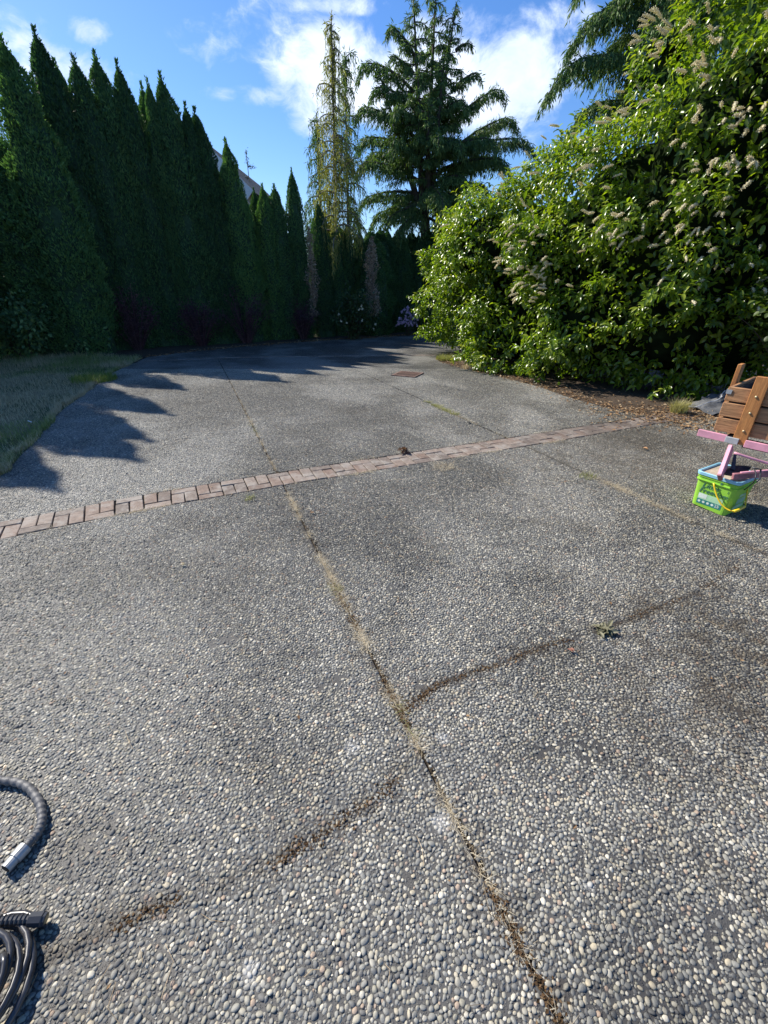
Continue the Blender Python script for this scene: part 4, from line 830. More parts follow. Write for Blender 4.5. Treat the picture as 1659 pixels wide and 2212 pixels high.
q = np.concatenate(cr_); n = len(q); V, F = leaves(np.c_[q, rng.uniform(.0005, .005, n)], np.c_[rng.normal(size=(n, 2)), rng.normal(0, .2, n)], np.c_[rng.normal(0, .4, (n, 2)), np.ones(n)], rng.uniform(.004, .014, n), rng.uniform(.15, .45, n), 1)
tag(link('crack_debris', mesh_from('crack_debris', V, [F], leafmat('moss_debris', [(.025, .016, .009), (.07, .042, .022), (.13, .08, .04), (.24, .17, .10)], .95, .05, .1, None, 5.))), 'dark brown moss and crumbs lying in the cracks', None, None, 'stuff')
# ------------------------------------------------------------------ weeds in the joints
mStraw = leafmat('dry_weed', [(.34, .27, .17), (.58, .50, .35), (.76, .70, .55)], .8, .3, .2, (1.1, 1, .8), 4.)
mWeed = leafmat('green_weed', [(.14, .16, .05), (.28, .28, .10), (.44, .42, .20)], .7, .3, .2, None, 4.)
def joint_weeds(fx, spans, mat, lab, h=.025, wd=.0012, spread=.012):
    Ps = []
    for y0, y1, n, sp_ in spans:
        m_ = int(n * abs(y1 - y0)); y = rng.uniform(y0, y1, m_); k = rng.random(m_) < np.clip(.38 + 2.1 * np.array([mnoise.noise((yy * 6.5, y0, sp_)) for yy in y]), .03, 1); y = y[k]; Ps.append(np.c_[fx(y) + rng.normal(0, spread * sp_, k.sum()), y, np.full(k.sum(), -.006)])
    P = np.concatenate(Ps); V, F = blades(P, h, wd, 1.6, .45)
    tag(link('joint_weeds', mesh_from('joint_weeds', V, [F], mat)), lab, None, None, 'stuff')
joint_weeds(x1, [(.3, 1.05, 1400, .9), (1.05, 1.35, 2600, 1.4), (1.35, 2.3, 3600, 1.1), (2.3, 3.4, 2600, 1.1), (3.9, 5.0, 1500, 1.1), (5.0, 6.4, 1500, 1.8), (6.4, 8.6, 350, 1.0)], mStraw, 'dry straw-coloured weeds growing along the long joint')
joint_weeds(x1, [(1.9, 2.1, 900, 1.2), (5.0, 5.8, 500, 2.4), (1.1, 1.3, 500, 1.2)], mWeed, 'greenish weed tufts in the long joint', .03)
joint_weeds(x2, [(2.2, 3.6, 1500, 1.7), (3.3, 3.75, 1800, 2.6), (4.9, 5.8, 700, 1.6), (5.6, 6.6, 900, 2.2)], mStraw, 'dry brown weeds along the right-hand joint', .03, .0015)
joint_weeds(x2, [(5.9, 6.7, 1100, 2.6)], mWeed, 'low green weeds in the right-hand joint', .05, .003)
def bandline(off): return lambda y: None
bxs = rng.uniform(-2.6, 3.3, 6200); kk = rng.random(6200) < np.clip(.05 + 1.9 * np.array([mnoise.noise((x * 2.3, 8.1, 0)) for x in bxs]), .04, 1); bxs = bxs[kk]; side = rng.random(len(bxs)) < .68; byy = np.array([bl(x, -.012 if s_ else BW + .01) for x, s_ in zip(bxs, side)]) + rng.normal(0, .014, len(bxs))
V, F = blades(np.c_[bxs, byy, np.full(len(bxs), -.004)], .028, .0016, 1.6, .45); tag(link('joint_weeds', mesh_from('joint_weeds', V, [F], mStraw)), 'dry weeds and moss fringing the brick band', None, None, 'stuff')
def tuft(name, label, pos, n, h, r, mat, wd=.002, cat='weed', lean=.9, flat=.15):
    o = thing(name, label, cat, pos); a = rng.uniform(0, 6.28, n); q = r * rng.random(n) ** .5; V, F = blades(np.c_[np.cos(a) * q, np.sin(a) * q, np.zeros(n)], h, wd, lean, flat); link('blades', mesh_from('blades', V, [F], mat), o, kind='stuff'); return o
p = G(1268, 1031); tuft('grass_tuft', 'small yellow green tuft in the joint, near the green bucket', p, 90, .06, .08, mWeed, .0012)
p = G(540, 1078); tuft('grass_tuft', 'small green tuft at the near edge of the bricks, left of the long joint', p, 70, .045, .05, mWeed, .0012)
p = G(962, 1010); tuft('grass_tuft', 'flat straw tuft on the near edge of the bricks, right of centre', p, 150, .06, .11, mStraw, .0014, 'weed', 1.6, .5)
p = G(1465, 893); tuft('grass_tuft', 'pale dry grass clump among the litter, beside the grey fabric', p, 520, .20, .10, leafmat('dry_clump', [(.20, .19, .08), (.45, .40, .2), (.6, .54, .33)], .7, .3), .003, 'grass clump', .9, .05)
p = G(950, 770); tuft('grass_tuft', 'light green grass at the foot of the laurel edge, far right of drive', (1.55, 10.9, 0), 900, .12, .30, mWeed, .004, 'grass clump', .8, .05)
p = G(1000, 790); tuft('grass_tuft', 'sparser straw grass beneath the laurel skirt', (1.95, 9.7, 0), 500, .10, .26, mStraw, .004, 'grass clump', .9, .1)
p = G(185, 828); tuft('grass_tuft', 'grass tuft coloured light as if sunlit, where the lawn meets the drive', (-5.45, 8.35, 0), 1300, .13, .38, leafmat('sun_tinted_grass', [(.12, .20, .04), (.22, .28, .07), (.34, .36, .13)], .6, .35), .004, 'grass clump', .8, .0)  # sun patch is put into this tuft's lighter green
# flat weed lying on the slab at the end of the mossy crack
p = G(1303, 1364); o = thing('dried_weed', 'flattened grey-green weed at the end of the mossy crack', 'weed', p); n = 60
V, F = leaves(np.c_[rng.normal(0, .012, (n, 2)), rng.uniform(.008, .02, n)], np.c_[rng.normal(0, 1, n) + .2, rng.normal(0, .6, n), rng.uniform(-.05, .5, n)], rdir(n) * .5 + [0, 0, 1], rng.uniform(.025, .06, n), .2, 0)
link('leaves', mesh_from('leaves', V, [F], leafmat('wilted', [(.10, .095, .06), (.19, .18, .11), (.3, .28, .19)], .8, .2)), o); MB().tube([(-.02, 0, .006), (.03, .01, .015), (.07, -.03, .008)], .003, 5).build('stem', mBrown, o)
p = G(874, 979); o = thing('dead_leaf_bunch', 'crumpled russet dead leaf bunch just beyond the bricks', 'dead leaves', p); n = 34
V, F = leaves(np.c_[rng.normal(0, .022, (n, 2)), rng.uniform(.008, .045, n)], rdir(n) + [0, 0, .3], rdir(n), rng.uniform(.03, .06, n), .3, 0); link('leaves', mesh_from('leaves', V, [F], leafmat('russet', [(.12, .06, .045), (.22, .12, .09)], .8, .2)), o)
for px, py, lab, cl_ in [(1012, 915, 'dark curled leaf lying in the right-hand joint', (.02, .017, .015)), (1425, 906, 'pale tan leaf on the litter near the band end', (.45, .33, .16)), (1218, 1031 + 12, 'tan leaf flake on the slab between bricks and joint', (.3, .2, .12)), (672, 1110, 'brown leaf flake beside the long joint, near side of bricks', (.30, .17, .08)), (400, 1224, 'yellowish crumb on the near slab, left', (.34, .28, .16)), (1392, 937 + 530 // 15, 'orange brown leaf beyond the bucket', (.42, .22, .09)), (1237, 1413, 'russet leaf flake right of the mossy crack', (.3, .13, .08))]:
    p = G(px, py); o = thing('fallen_leaf', lab, 'leaf', (p.x, p.y, .014), random.uniform(0, 6.28)); V, F = leaves(np.array([[-.03, 0, 0.], [-.02, .01, .006]]), np.array([[1, .1, .15], [1, -.3, .3]]), np.array([[0, .3, 1.], [.2, -.4, 1]]), np.array([.06, .045]) * (1.2 if py < 1000 else .55), np.array([.28, .25])); link('blade', mesh_from('blade', V, [F], simple('leaf_' + str(px), cl_, .7, .2)), o)
# white lichen / gull marks on the slab: thin crusts
mLich = simple('lichen', (.62, .62, .58), .9, .15, 40)
# ------------------------------------------------------------------ drain grate
mRust = simple('rusty_iron', (.27, .17, .13), .85, .35, 14, bumpd=.01, dirt=(.09, .06, .05), dirt_amt=.8); mBlack = simple('dark_gap', (.012, .012, .012), .9)
gc_ = [G(846.6, 812), G(869.6, 803), G(913, 806.5), G(896, 817)]; cen = sum(gc_, Vector()) / 4; xa = (gc_[2] - gc_[1]).normalized()
o = thing('drain_grate', 'rusty square iron drain grate set in the far slab', 'drain', (cen.x, cen.y, .002), math.atan2(xa.y, xa.x)); S_ = .46
MB().box((S_, S_, .004), Matrix.Translation((0, 0, .001))).build('sump', mBlack, o)
fr = MB()
for a in range(4): fr.box((S_ + .04, .03, .022), Matrix.Rotation(a * math.pi / 2, 4, 'Z') @ Matrix.Translation((.0 if a % 2 else 0, S_ / 2 + .005 + (.0003 * a), .008 + .0007 * (a % 2))))
fr.build('frame', mRust, o); bm_ = MB().box((.016, S_ - .03, .018), None, .002); gb = mesh_from('bar', bm_.V, [bm_.F3, bm_.F4], mRust)
for k in range(13): link('bar', gb, o, (-S_ / 2 + .03 + k * (S_ - .06) / 12, 0, .010))
# ------------------------------------------------------------------ weed-barrier fabric
mFab = simple('weed_fabric', (.085, .09, .10), .6, .3, 6, bumpd=.01, dirt=(.25, .24, .22), dirt_amt=.3); mFabE = simple('fabric_edge', (.55, .56, .58), .6)
o = thing('weed_fabric', 'crumpled dark grey weed fabric with a pale edge, beside the planter', 'fabric', (4.35, 5.75, 0)); nx, ny = 26, 16; V = []
c4 = [Vector(G(1482, 881)), Vector(G(1545, 903)), Vector((5.3, 5.9, 0)), Vector((4.9, 6.5, 0))]; O3 = Vector(o.location)
for j in range(ny):
    for i in range(nx):
        a, b = i / (nx - 1), j / (ny - 1); q = c4[0].lerp(c4[1], b * .9).lerp(c4[3].lerp(c4[2], b), a) - O3; n_ = mnoise.noise((a * 4.3, b * 3.1, 2.)) ; q.z = .02 + .13 * a + .10 * abs(n_) * (.3 + a) + (.06 * max(0, 1 - abs(b - .35) * 7)) * (.4 + .6 * a); q.x += .05 * n_; q.y += .05 * mnoise.noise((a * 5, b * 4, 9)); V.append(q)
F = [(j * nx + i, j * nx + i + 1, (j + 1) * nx + i + 1, (j + 1) * nx + i) for j in range(ny - 1) for i in range(nx - 1)]
me = mesh_from('sheet', V, [np.array(F)], mFab); so_ = link('sheet', me, o); sm = so_.modifiers.new('thick', 'SOLIDIFY'); sm.thickness = .004
MB().tube([V[5 * nx + i] + Vector((0, 0, .006)) for i in range(0, nx)], .005, 5).build('edge_cord', mFabE, o)
# ------------------------------------------------------------------ houses beyond the hedge
mSiding = simple('siding', (.34, .31, .27), .8, .08, 3); mWhite = simple('white_trim', (.78, .79, .80), .6, .05); mShing = simple('shingle', (.20, .19, .175), .9, .3, 9); mRed = simple('red_roof_tile', (.42, .11, .065), .85, .2, 8); mGlass = simple('window_glass', (.03, .04, .05), .08)
YH = 21.; e0, e1 = T(548, 417, YH), T(432, 301, YH); slope = (e1.z - e0.z) / (e0.x - e1.x); hw = e0.x - e1.x; pk = Vector((e0.x - hw, YH, e0.z + hw * slope))
h_ = thing('house', 'grey house with white gable board and shingled roof behind the cypresses', 'house', (pk.x, YH, 0)); hl = hw * slope
zt = pk.z; ze = zt - hl
w_ = MB(); V = [(-hw + .35, .3, -.1), (hw - .35, .3, -.1), (hw - .35, .3, ze + .05), (0, .3, zt - .38), (-hw + .35, .3, ze + .05)]; V2 = [(x, 8.3, z) for x, y, z in V]; w_.add(V + V2, [(0, 1, 2), (0, 2, 3), (0, 3, 4), (5, 7, 6), (5, 8, 7), (5, 9, 8), (0, 5, 6, 1), (1, 6, 7, 2), (2, 7, 8, 3), (3, 8, 9, 4), (4, 9, 5, 0)]); w_.build('wall', mSiding, h_)
for sg in (-1, 1):
    sh = MB(); L_s = math.hypot(hw, hl); ux = Vector((sg * hw, 0, -hl)).normalized(); nz = Vector((ux.z * -1 * sg * sg, 0, abs(ux.x))) ; nz = Vector((sg * hl, 0, hw)).normalized(); rows = 16
    for r_ in range(rows):
        q = Vector((0, 4.2, zt)) + ux * ((r_ + .5) * L_s / rows) + nz * (.035); sh.box((L_s / rows * 1.15, 8.9, .03), frame(q + nz * .012 * (1), ux * 1 + nz * .06, (0, 1, 0)))
    sh.build('roof', mShing, h_)
    b_ = Vector((0, -.27, zt - .05)); MB().box((L_s, .05, .46), frame(b_ + ux * L_s / 2 - nz * .12 + Vector((0, -.04, 0)), ux, (0, 1, 0))).build('gable_board', mWhite, h_)
    MB().box((L_s, .5, .03), frame(Vector((0, .0, zt - .05)) + ux * L_s / 2 - nz * .36, ux, (0, 1, 0))).build('soffit', mWhite, h_)
wn = MB().box((.9, .06, 1.0), Matrix.Translation((.6, .28, 2.6))).build('window', mWhite, h_); MB().box((.74, .02, .84), Matrix.Translation((.6, .235, 2.6))).build('pane', mGlass, wn)
YR = 22.; r0 = T(196, 203, YR); r1 = T(262, 203, YR)
h2 = thing('house', 'house whose red tiled roof peeps between the tall cypress tips', 'house', ((r0.x + r1.x) / 2, YR, 0)); L2 = 5.2
w_ = MB().box((L2 - .5, 5, r0.z - 1.2), Matrix.Translation((-.9, 2.5, (r0.z - 1.2) / 2 - .05))); w_.build('wall', mSiding, h2)
for sg in (-1, 1):
    rf = MB()
    for r_ in range(12):
        q = Vector((-.9, 2.5 + sg * (r_ + .5) * .25, r0.z - (r_ + .5) * .115)); rf.box((L2, .30, .05), frame(q, (1, 0, 0), (0, sg * .9, -.36)))
    rf.build('roof', mRed, h2)
# ------------------------------------------------------------------ planter on its frame
mW1 = simple('weathered_wood', (.20, .115, .062), .7, .35, 5, bumpd=.01)
def woodmat(name, a, b, sc_=(3, 3, 40)):
    m, N = material(name); tc = N.n.new('ShaderNodeTexCoord').outputs['Object']; oi = N.n.new('ShaderNodeObjectInfo').outputs['Random']
    v = N.vm('ADD', N.vm('MULTIPLY', tc, sc_), N.node('ShaderNodeCombineXYZ', {0: N.math('MULTIPLY', oi, 30.)}).outputs[0])
    n1 = N.noise(v, 1.6, 8, .72, dist=.6); n2 = N.noise(tc, 9, 4, .6)
    c_ = N.ramp(n1, [(.28, a), (.55, b), (.75, tuple(x * 1.25 for x in b))]); c_ = N.mix(N.sstep(n2, .5, .75, 0, .45), c_, (.07, .045, .03)); finish(N, principled(N, c_, .58, N.bump(n1, .004), spec=.4)); return m
mPlank = woodmat('planter_plank', (.15, .075, .034), (.42, .22, .10)); mPost = woodmat('planter_post', (.28, .11, .033), (.48, .21, .065), (14, 14, 2))
mDark = simple('dark_wood_inside', (.05, .035, .025), .9, .3); mBrass = simple('brass_bolt', (.75, .60, .34), .35, .1, metal=.6); mSteel = simple('galvanised', (.50, .51, .52), .4, .15, 20, metal=.7)
mPinkP = simple('pink_paint', (.72, .34, .42), .45, .08, 14, spec=.5, dirt=(.25, .12, .13), dirt_amt=.35); mPinkD = simple('shaded_pink_paint', (.42, .17, .19), .55, .15, 20, dirt=(.12, .06, .06), dirt_amt=.6); mGreyP = simple('grey_plate', (.42, .44, .44), .45, .12, 12); mBlk = simple('black_plastic', (.035, .038, .045), .45, .2, 10)  # darker pink copy puts the lower rail's shade into the paint
za, zb_ = .575, .915; Cn = Vector((2.625, 3.345, 0)); av = Vector((.64, -.77, 0)).normalized(); bv = Vector((.77, .64, 0)).normalized(); Z = Vector((0, 0, 1)); LA, LB = .85, .62
o = thing('wooden_planter', 'weathered plank planter box with bolted orange posts, on a pink frame', 'planter', Cn + Z * za)
O = Vector(o.location); ph = .104; rs_ = [za + .055, za + .055 + .117, za + .055 + .234]; pl = {}
def plank(L, k):
    if (L, k) not in pl: b = MB().box((L, .026, ph), None, .004); V = np.array(b.V); pl[(L, k)] = mesh_from('plank', V, [b.F3, b.F4], mPlank)
    return pl[(L, k)]
for i, z in enumerate(rs_):
    for (st, dv, L, nn) in ((Cn, av, LA, -bv), (Cn + av * .014, bv, LB, av), (Cn + bv * LB, av, LA, -bv), (Cn + av * LA, bv, LB, av)):
        off = dv * (L / 2) if dv is av else dv * (L / 2 + .016)
        if dv is bv: L = L - .03
        o2 = link('plank', plank(round(L, 3), 0), o); o2.matrix_local = Matrix.Translation(-O) @ frame(st + off + Z * z, dv, -nn)
lin = MB()
for (st, dv, L) in ((Cn + bv * .02 + av * .03, av, LA - .06), (Cn + av * .04 + bv * .03, bv, LB - .06), (Cn + bv * (LB - .02) + av * .03, av, LA - .06), (Cn + av * (LA - .04) + bv * .03, bv, LB - .06)): lin.box((L, .006, .32), frame(st + dv * L / 2 + Z * (za + .165), dv, Z.cross(dv)))
lin.box((LA - .04, LB - .04, .02), frame(Cn + av * LA / 2 + bv * LB / 2 + Z * (za + .01), av, bv)); 
for v in range(len(lin.V)): lin.V[v] = tuple(Vector(lin.V[v]) - O)
lin.build('lining', mDark, o)
pm = MB().box((.088, .030, .50), None, .003); pmesh = mesh_from('post', pm.V, [pm.F3, pm.F4], mPost); bo = MB().tube([(0, 0, 0), (0, .006, 0)], [.010, .006], 10); bmesh_ = mesh_from('bolt', bo.V, [bo.F3, bo.F4], mBrass, True)
for st, dv, nn, zc, s_ in ((Cn + av * .19, av, -bv, .765, 1), (Cn + av * (LA - .19), av, -bv, .765, 1), (Cn + bv * .26, bv, -av, .80, 1), (Cn + bv * (LB + .0) + av * .2, av, bv, .765, 1), (Cn + bv * LB + av * (LA - .2), av, bv, .765, 1)):
    po_ = link('post', pmesh, o); po_.matrix_local = Matrix.Translation(-O) @ frame(st + nn * .029 + Z * zc, dv, -nn if True else nn)
    for dz in (-.135, .0, .12):
        b2 = link('bolt', bmesh_, po_); b2.matrix_local = Matrix.Translation((random.uniform(-.006, .006), -.0155, dz - .01)) @ Matrix.Rotation(math.pi, 4, 'Z')
br = MB(); br.box((.034, .004, .032), frame(Cn + av * .014 - bv * .0165 + Z * (zb_ - .035) - O, av, bv)); br.box((.034, .004, .032), frame(Cn + bv * .012 - av * .006 + Z * (zb_ - .035) - O, bv, av)); br.build('corner_bracket', mSteel, o)
# the pink trestle frame below
fo = thing('metal_trestle', 'pink painted metal frame under the planter, foot propped on the bucket', 'metal frame', Cn + Z * .3); FO = Vector(fo.location)
def bar(name, p, q, w_, t_, mat, up=Z, bev=.0025):
    p, q = Vector(p), Vector(q); b = MB().box(((q - p).length, t_, w_), frame((p + q) / 2 - FO, q - p, up.cross(q - p)), bev); return b.build(name, mat, fo)
rl0 = Cn - bv * .045 - av * .085; zr = .545
bar('rail', rl0 + Z * zr, rl0 + av * .195 + Z * (zr - .004), .054, .022, mPinkP)
bar('plate', rl0 + av * .190 + Z * (zr - .007) - bv * .006, rl0 + av * .275 + Z * (zr - .009) - bv * .006, .046, .018, mGreyP)
bar('rail', rl0 + av * .315 + Z * (zr - .012), rl0 + av * .95 + Z * (zr - .02), .054, .022, mPinkP)
bar('underside_shade_beam', Cn + bv * .03 + av * .21 + Z * .515, Cn + bv * .03 + av * .84 + Z * .51, .06, .05, mBlk)  # black beams added in place of the dark shade under the box
bar('underside_shade_beam', Cn + bv * .03 + av * .12 + Z * .53, Cn + bv * .6 + av * .12 + Z * .53, .05, .05, mBlk)
leg0 = G(1580, 966, .50); leg1 = G(1556, 1030, .325)
lg = bar('leg', leg0, leg1, .068, .026, mPinkP, bv); bar('leg_tip', leg1 + (leg1 - leg0) * -.0 + Z * .0, leg1 + (leg1 - leg0).normalized() * .012 - Z * .0, .070, .028, mPinkD, bv)
pts = bez(np.array(G(1586, 978, .49)), np.array(G(1622, 990, .47)), np.array(G(1700, 1013, .42)), 8); MB().tube([Vector(p) - FO for p in pts], .0095, 8).build('curved_tube', mPinkP, fo, True)
bar('lower_rail', G(1583, 1029, .345), G(1720, 1019, .40), .045, .026, mPinkD); bar('lower_rail', G(1600, 1021, .375), G(1720, 1011, .43), .010, .018, mPinkP)  # main rail coloured dark for shade, thin strip in the lighter pink
def poly_plate(name, pts, th, mat):
    n = len(pts); c0 = pts; nn = (pts[1] - pts[0]).cross(pts[2] - pts[0]).normalized(); V = [p - nn * th / 2 - FO for p in c0] + [p + nn * th / 2 - FO for p in c0]; F = [tuple(range(n))[::-1], tuple(range(n, 2 * n))] + [(i, (i + 1) % n, n + (i + 1) % n, n + i) for i in range(n)]
    me = bpy.data.meshes.new(name); me.from_pydata([tuple(v) for v in V], [], F); me.materials.append(mat); return link(name, me, fo)
poly_plate('black_bracket', [G(1592, 981, .46), G(1586, 980, .46), G(1578, 1013, .36), G(1588, 1016, .36)], .012, mBlk)
poly_plate('black_foot', [G(1562, 1016, .345), G(1572, 1008, .36), G(1600, 1007, .37), G(1624, 1009, .365), G(1612, 1024, .34), G(1580, 1027, .335), G(1564, 1024, .34)], .014, mBlk)
st_ = MB(); st_.tube([G(x, y, z) - FO for x, y, z in ((1630, 1014, .42), (1634, 1024, .40), (1632, 1034, .39), (1628, 1042, .34), (1617, 1052, .27), (1608, 1058, .22))], .0045, 6); st_.tube([G(x, y, z) - FO for x, y, z in ((1626, 1010, .43), (1636, 1012, .43), (1644, 1014, .42), (1642, 1034, .40), (1636, 1040, .39))], .006, 6); st_.build('black_strap', mBlk, fo, True)
# ------------------------------------------------------------------ litter bucket
mGreen = simple('green_plastic', (.30, .60, .06), .38, .06, 5, spec=.5); mBlue = simple('blue_plastic_rim', (.30, .60, .74), .4, .06, 5); mYel = simple('yellow_plastic', (.85, .58, .02), .38, .05); mLid = simple('dirty_lid', (.55, .47, .36), .6, .2, 14, dirt=(.28, .20, .12), dirt_amt=.7)
mDrk = simple('dark_green_print', (.05, .17, .11), .5); mPal = simple('pale_print', (.42, .68, .42), .5); mPrintW = simple('white_print', (.72, .80, .70), .5); mTeal = simple('teal_print', (.03, .22, .20), .5)
q0, q1, q2 = G(1492, 1090), G(1562, 1116), G(1618, 1098); fx_ = (q1 - q0).normalized(); fy_ = Z.cross(fx_); BWd, BDp, BH = (q1 - q0).length * 1.0, .30, .285
bc = q0 + fx_ * BWd / 2 + fy_ * BDp / 2; bk = thing('bucket', 'lime green plastic bucket with blue rim and yellow handle, propping the pink frame', 'bucket', (bc.x, bc.y, .002), math.atan2(fx_.y, fx_.x))
def rrect(wx, wy, r, z, seg=5):
    P = []
    for cx, cy2, a0 in ((1, 1, 0), (-1, 1, 90), (-1, -1, 180), (1, -1, 270)):
        for k in range(seg + 1): a = R(a0 + 90 * k / seg); P.append((cx * (wx / 2 - r) + math.cos(a) * r, cy2 * (wy / 2 - r) + math.sin(a) * r, z))
    return P
def lofted(rings, cap0=False, cap1=False):
    b = MB(); n = len(rings[0]); V = [p for r_ in rings for p in r_]; F = []
    for i in range(len(rings) - 1):
        for k in range(n): k2 = (k + 1) % n; F.append((i * n + k, i * n + k2, (i + 1) * n + k2, (i + 1) * n + k))
    if cap0: V.append((0, 0, rings[0][0][2])); F += [(len(V) - 1, (k + 1) % n, k) for k in range(n)]
    if cap1: V.append((0, 0, rings[-1][0][2])); m_ = (len(rings) - 1) * n; F += [(len(V) - 1, m_ + k, m_ + (k + 1) % n) for k in range(n)]
    b.add(V, F); return b
w0, d0, w1, d1 = BWd * 1.06, BDp * .95, BWd * 1.18, BDp * 1.10
def wz(z): f = z / BH; return w0 + (w1 - w0) * f, d0 + (d1 - d0) * f
rg = []
sc0 = rrect(*wz(0), .032, 0.); 
def scallop(P): return [(x, y, .012 * max(0, math.sin((x * 6.5 + y * 6.5) * math.pi * 2.2)) if True else z) for x, y, z in P]
def ring(z, add=0.): a_, b_ = wz(z); return rrect(a_ + add, b_ + add, .034, z)
dense = []
b = lofted([scallop(ring(0)), ring(.03), ring(BH * .55), ring(BH * .80), ring(BH * .80 + .002, .018), ring(BH * .83, .018), ring(BH * .832, .004), ring(BH * .90, .004), ring(BH * .902, .012), ring(BH * .93, .012), ring(BH * .932, .003), ring(BH, .003), ring(BH - .004, -.008), ring(BH * .6, -.012)], True)
b.build('body', mGreen, bk, False)
rim = lofted([ring(BH - .012, .006), ring(BH - .012, .020), ring(BH + .010, .022), ring(BH + .014, .014), ring(BH + .012, -.006), ring(BH - .002, -.012)]); rim.build('rim', mBlue, bk)
lofted([ring(BH - .001, -.012), ring(BH - .003, -.03)], False, True).build('lid', mLid, bk)
hp = []
for k in range(15):
    t = k / 14; x = -w1 * .02 + (w1 * .60) * t; hp.append(Vector((w1 / 2 * (-.08 + 1.25 * t), -d1 / 2 - .012 - .01 * math.sin(t * 3.14), BH * .84 - .165 * (1 - (1 - t) ** 2.0))))
hb = MB(); hb.tube(hp, .0058, 6); hb.tube([hp[-1] + Vector((0, 0, 0)), hp[-1] + Vector((.02, .05, .004)), hp[-1] + Vector((.02, .16, .012)), hp[-1] + Vector((-.02, .22, .09)), hp[-1] + Vector((-.04, .24, .15))], .0056, 6); hb.build('handle', mYel, bk, True)
MB().tube([hp[-1] + Vector((.012, .01, .001)), hp[-1] + Vector((.021, .05, .004)), hp[-1] + Vector((.021, .145, .011))], .011, 8).build('grip', mYel, bk, True)
MB().box((.012, .006, .022), Matrix.Translation((w1 * .13, -wz(BH * .86)[1] / 2 - .0035, BH * .865))).build('latch_slot', mDrk, bk)
# print on the front: lies on the sloping wall
def fronty(z): return -wz(z)[1] / 2 - .0012
def label_quad(name, x0, z0, x1_, z1, mat, lift=0.):
    V = [(x0, fronty(z0) - lift, z0), (x1_, fronty(z0) - lift, z0), (x1_, fronty(z1) - lift, z1), (x0, fronty(z1) - lift, z1)]; return link(name, mesh_from(name, V, [np.array([[0, 1, 2, 3]])], mat), bk)
label_quad('label_band', -w0 * .36, .035, w0 * .33, .075, mTeal); label_quad('label_panel', -w0 * .36, .0755, w0 * .33, .125, mPal)
label_quad('label_patch', -w0 * .35, .085, -w0 * .12, .122, mPrintW, .0006)
for k in range(4):
    cx = -w0 * .29 + k * w0 * .125; z0 = .056; V = [(cx, fronty(z0) - .0007, z0)] + [(cx + math.cos(a) * .010, fronty(z0 + math.sin(a) * .010) - .0007, z0 + math.sin(a) * .010) for a in np.linspace(0, 6.283, 15)[:-1]]; link('label_dot', mesh_from('label_dot', V, [np.array([(0, 1 + i, 1 + (i + 1) % 14) for i in range(14)])], mPrintW), bk)
def text(body, size, x, z, mat, shear=0., rot=0., name='lettering', side=False, sx=1.):
    cu = bpy.data.curves.new(name, 'FONT'); cu.body = body; cu.size = size; cu.extrude = .0003; cu.shear = shear; cu.offset = size * .012; cu.resolution_u = 2; cu.materials.append(mat)
    t = bpy.data.objects.new(name, cu); C.objects.link(t); t.parent = bk
    tilt = math.atan2((d1 - d0) / 2, BH)
    C.objects.unlink(t); dg_ = cu; C.objects.link(t)
    if side: t.matrix_local = Matrix.Translation((wz(z)[0] / 2 + .0015, x, z)) @ Matrix.Rotation(R(90), 4, 'Z') @ Matrix.Rotation(R(90) + math.atan2((w1 - w0) / 2, BH), 4, 'X')
    else: t.matrix_local = Matrix.Translation((x, fronty(z) - .001, z)) @ Matrix.Rotation(R(90) + tilt, 4, 'X') @ Matrix.Rotation(rot, 4, 'Z') @ Matrix.Scale(sx, 4, (1, 0, 0))
    bpy.context.view_layer.update(); mw = t.matrix_local.copy(); me = bpy.data.meshes.new_from_object(t.evaluated_get(bpy.context.evaluated_depsgraph_get())); me.materials.clear(); me.materials.append(mat)
    bpy.data.objects.remove(t); t = link(name, me, bk); t.matrix_local = mw; return t
text('Litter', .056, -w0 * .34, .178, mDrk, .25); text('Freedom', .056, -w0 * .38, .134, mDrk, .25)
text('25', .034, w0 * .15, .045, mPrintW); text('1', .03, w0 * .34, .185, mDrk, .2)
sl_ = MB()
for (y0, y1, z0, z1) in ((-.07, .09, .04, .07), (-.05, .08, .08, .13), (-.04, .07, .142, .165)): f = lambda z: wz(z)[0] / 2 + .0014; sl_.add([(f(z0), y0, z0), (f(z0), y1, z0), (f(z1), y1, z1), (f(z1), y0, z1)], [(0, 1, 2, 3)])
sl_.build('side_label', mPal, bk)
# ------------------------------------------------------------------ hoses
def smooth_path(P, n=60):
    P = [Vector(p) for p in P]; P = [P[0] * 2 - P[1]] + P + [P[-1] * 2 - P[-2]]; out = []
    m_ = len(P) - 3
    for i in range(m_):
        a, b, c_, d = P[i:i + 4]
        for k in range(n // m_):
            t = k / (n // m_); out.append(.5 * ((2 * b) + (c_ - a) * t + (2 * a - 5 * b + 4 * c_ - d) * t * t + (3 * b - a - 3 * c_ + d) * t ** 3))
    out.append(P[-2]); return out
mHose, N = material('ribbed_hose'); tc = N.n.new('ShaderNodeTexCoord').outputs['Object']; hc = N.ramp(N.noise(tc, 25, 5, .7), [(.3, (.055, .056, .06)), (.65, (.13, .128, .125)), (.8, (.22, .21, .2))]); finish(N, principled(N, hc, .55, N.bump(N.noise(tc, 300, 3), .001)))
mRub = simple('black_rubber', (.022, .024, .030), .30, .3, 20, spec=.6, dirt=(.16, .15, .14), dirt_amt=.25)
ho = thing('suction_hose', 'thick grey ribbed hose bent in a hook, metal fitting at its open end', 'hose', (-1.3, .85, 0)); HO = Vector(ho.location)
path = smooth_path([G(-260, 1830, .02), G(-160, 1730, .02), G(-60, 1690, .02), G(10, 1686, .02), G(55, 1697, .02), G(82, 1727, .02), G(91, 1762, .02), G(84, 1795, .021), G(66, 1818, .021), G(48, 1838, .022)], 144)
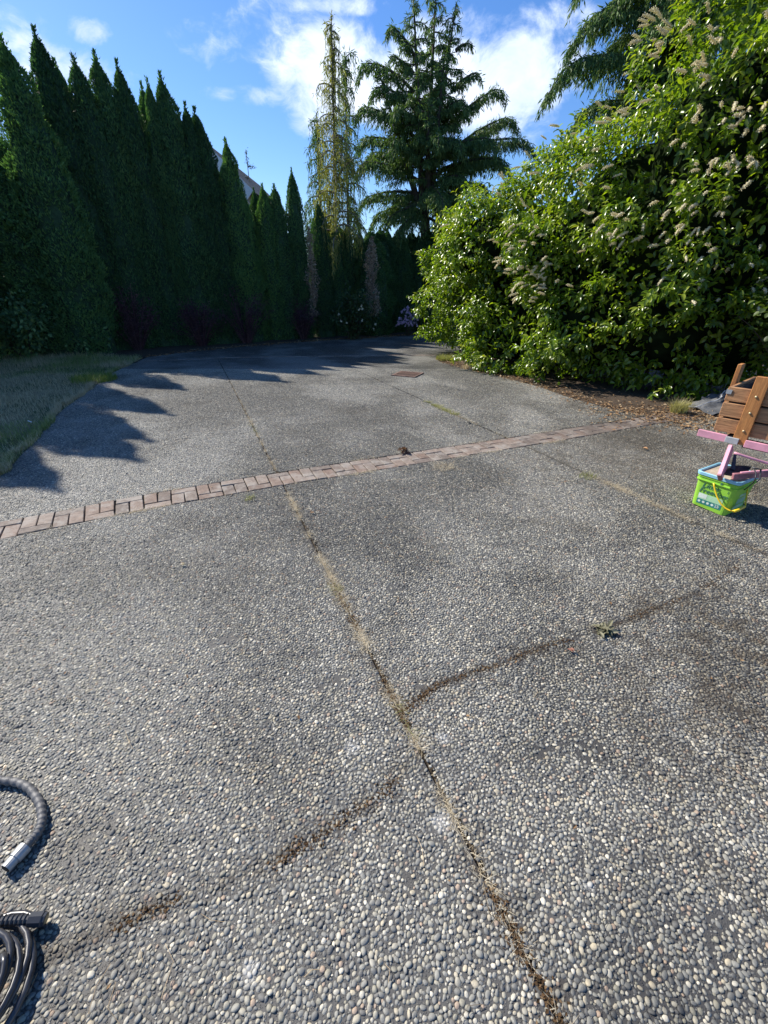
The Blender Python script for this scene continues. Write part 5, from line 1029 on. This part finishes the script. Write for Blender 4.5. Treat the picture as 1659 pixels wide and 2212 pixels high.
MB().tube([p - HO for p in path], [.0138 + .0014 * math.sin(i * 1.15) * (1 if i < 128 else .2) + (.003 if i > 134 else 0) for i in range(len(path))], 12).build('hose_body', mHose, ho, True)
e0_, e1_ = path[-1], path[-2]; dv = (e0_ - e1_).normalized(); mFit = simple('fitting_metal', (.36, .37, .37), .45, .2, 25, metal=.3, dirt=(.12, .12, .11), dirt_amt=.5)
MB().tube([e0_ - dv * .012 - HO, e0_ + dv * .022 - HO, e0_ + dv * .024 - HO, e0_ + dv * .050 - HO], [.0205, .0205, .0170, .0165], 14).build('fitting', mFit, ho, False)
MB().tube([e0_ + dv * .0495 - HO, e0_ + dv * .0515 - HO], .0135, 12).build('bore', mBlack, ho)
co_ = thing('hose_coil', 'coil of thin black pressure hose cut by the lower left picture corner', 'hose', (-1.035, .385, 0)); CO = Vector(co_.location); pts = []
for k in range(5 * 28):
    a = k / 28 * 2 * math.pi + 1.0; turn = k / 28; r_ = .150 - .013 * turn + .008 * math.sin(a * 1.3 + turn); pts.append(Vector((math.cos(a) * r_ - .01, math.sin(a) * r_ * 1.10, .012 + .0125 * turn + .004 * math.sin(a * 2.1 + 1))))
MB().tube(pts, .0085, 10).build('coil_hose', mRub, co_, True)
pts = smooth_path([Vector((-.3, -.2, .012)), Vector((-.12, -.12, .05)), Vector((.02, .05, .075)), Vector((.08, -.05, .07)), Vector((.05, -.2, .05)), Vector((.0, -.35, .02))], 60); MB().tube(pts, .0085, 10).build('coil_hose', mRub, co_, True)
cn_ = thing('hose_connector', 'black ribbed plug end lying over the hose coil', 'connector', (-1.05, .55, 0)); NO = Vector(cn_.location); A_ = G(-10, 1990, .05); B_ = G(100, 1985, .028); dd = (B_ - A_).normalized(); Lc = (B_ - A_).length
cb = MB(); ps, rr_ = [], []
for k in range(25): t = k / 24 * .68; ps.append(A_ + dd * Lc * t - NO); rr_.append(.0115 + .003 * (k % 3 == 0))
cb.tube(ps, rr_, 10); cb.build('strain_relief', mBlk, cn_, False)
MB().tube([A_ + dd * Lc * t - NO for t in (.66, .68, .93, .95, 1.)], [.014, .0175, .0185, .016, .0155], 8).build('plug', mBlk, cn_, False)
MB().tube([B_ - NO, B_ + dd * .0015 - NO], .011, 10).build('socket', simple('brass_socket', (.22, .17, .09), .5), cn_)
# small white litter on the lawn
for (px, py, lab, rz) in ((65, 1368 / 2 + 15, 'thin white stick lying on the dried grass', -.7), (150, 1380 / 2 + 0, 'little white paper scrap on the grass near the drive', .1)):
    pass
p = G(64, 917); o = MB().tube([(0, 0, .05), (.09, -.06, .05)], .006, 5).build('white_stick', mWhite, None, loc=(p.x, p.y, 0)); tag(o, 'thin white stick lying on the dried grass', 'stick')
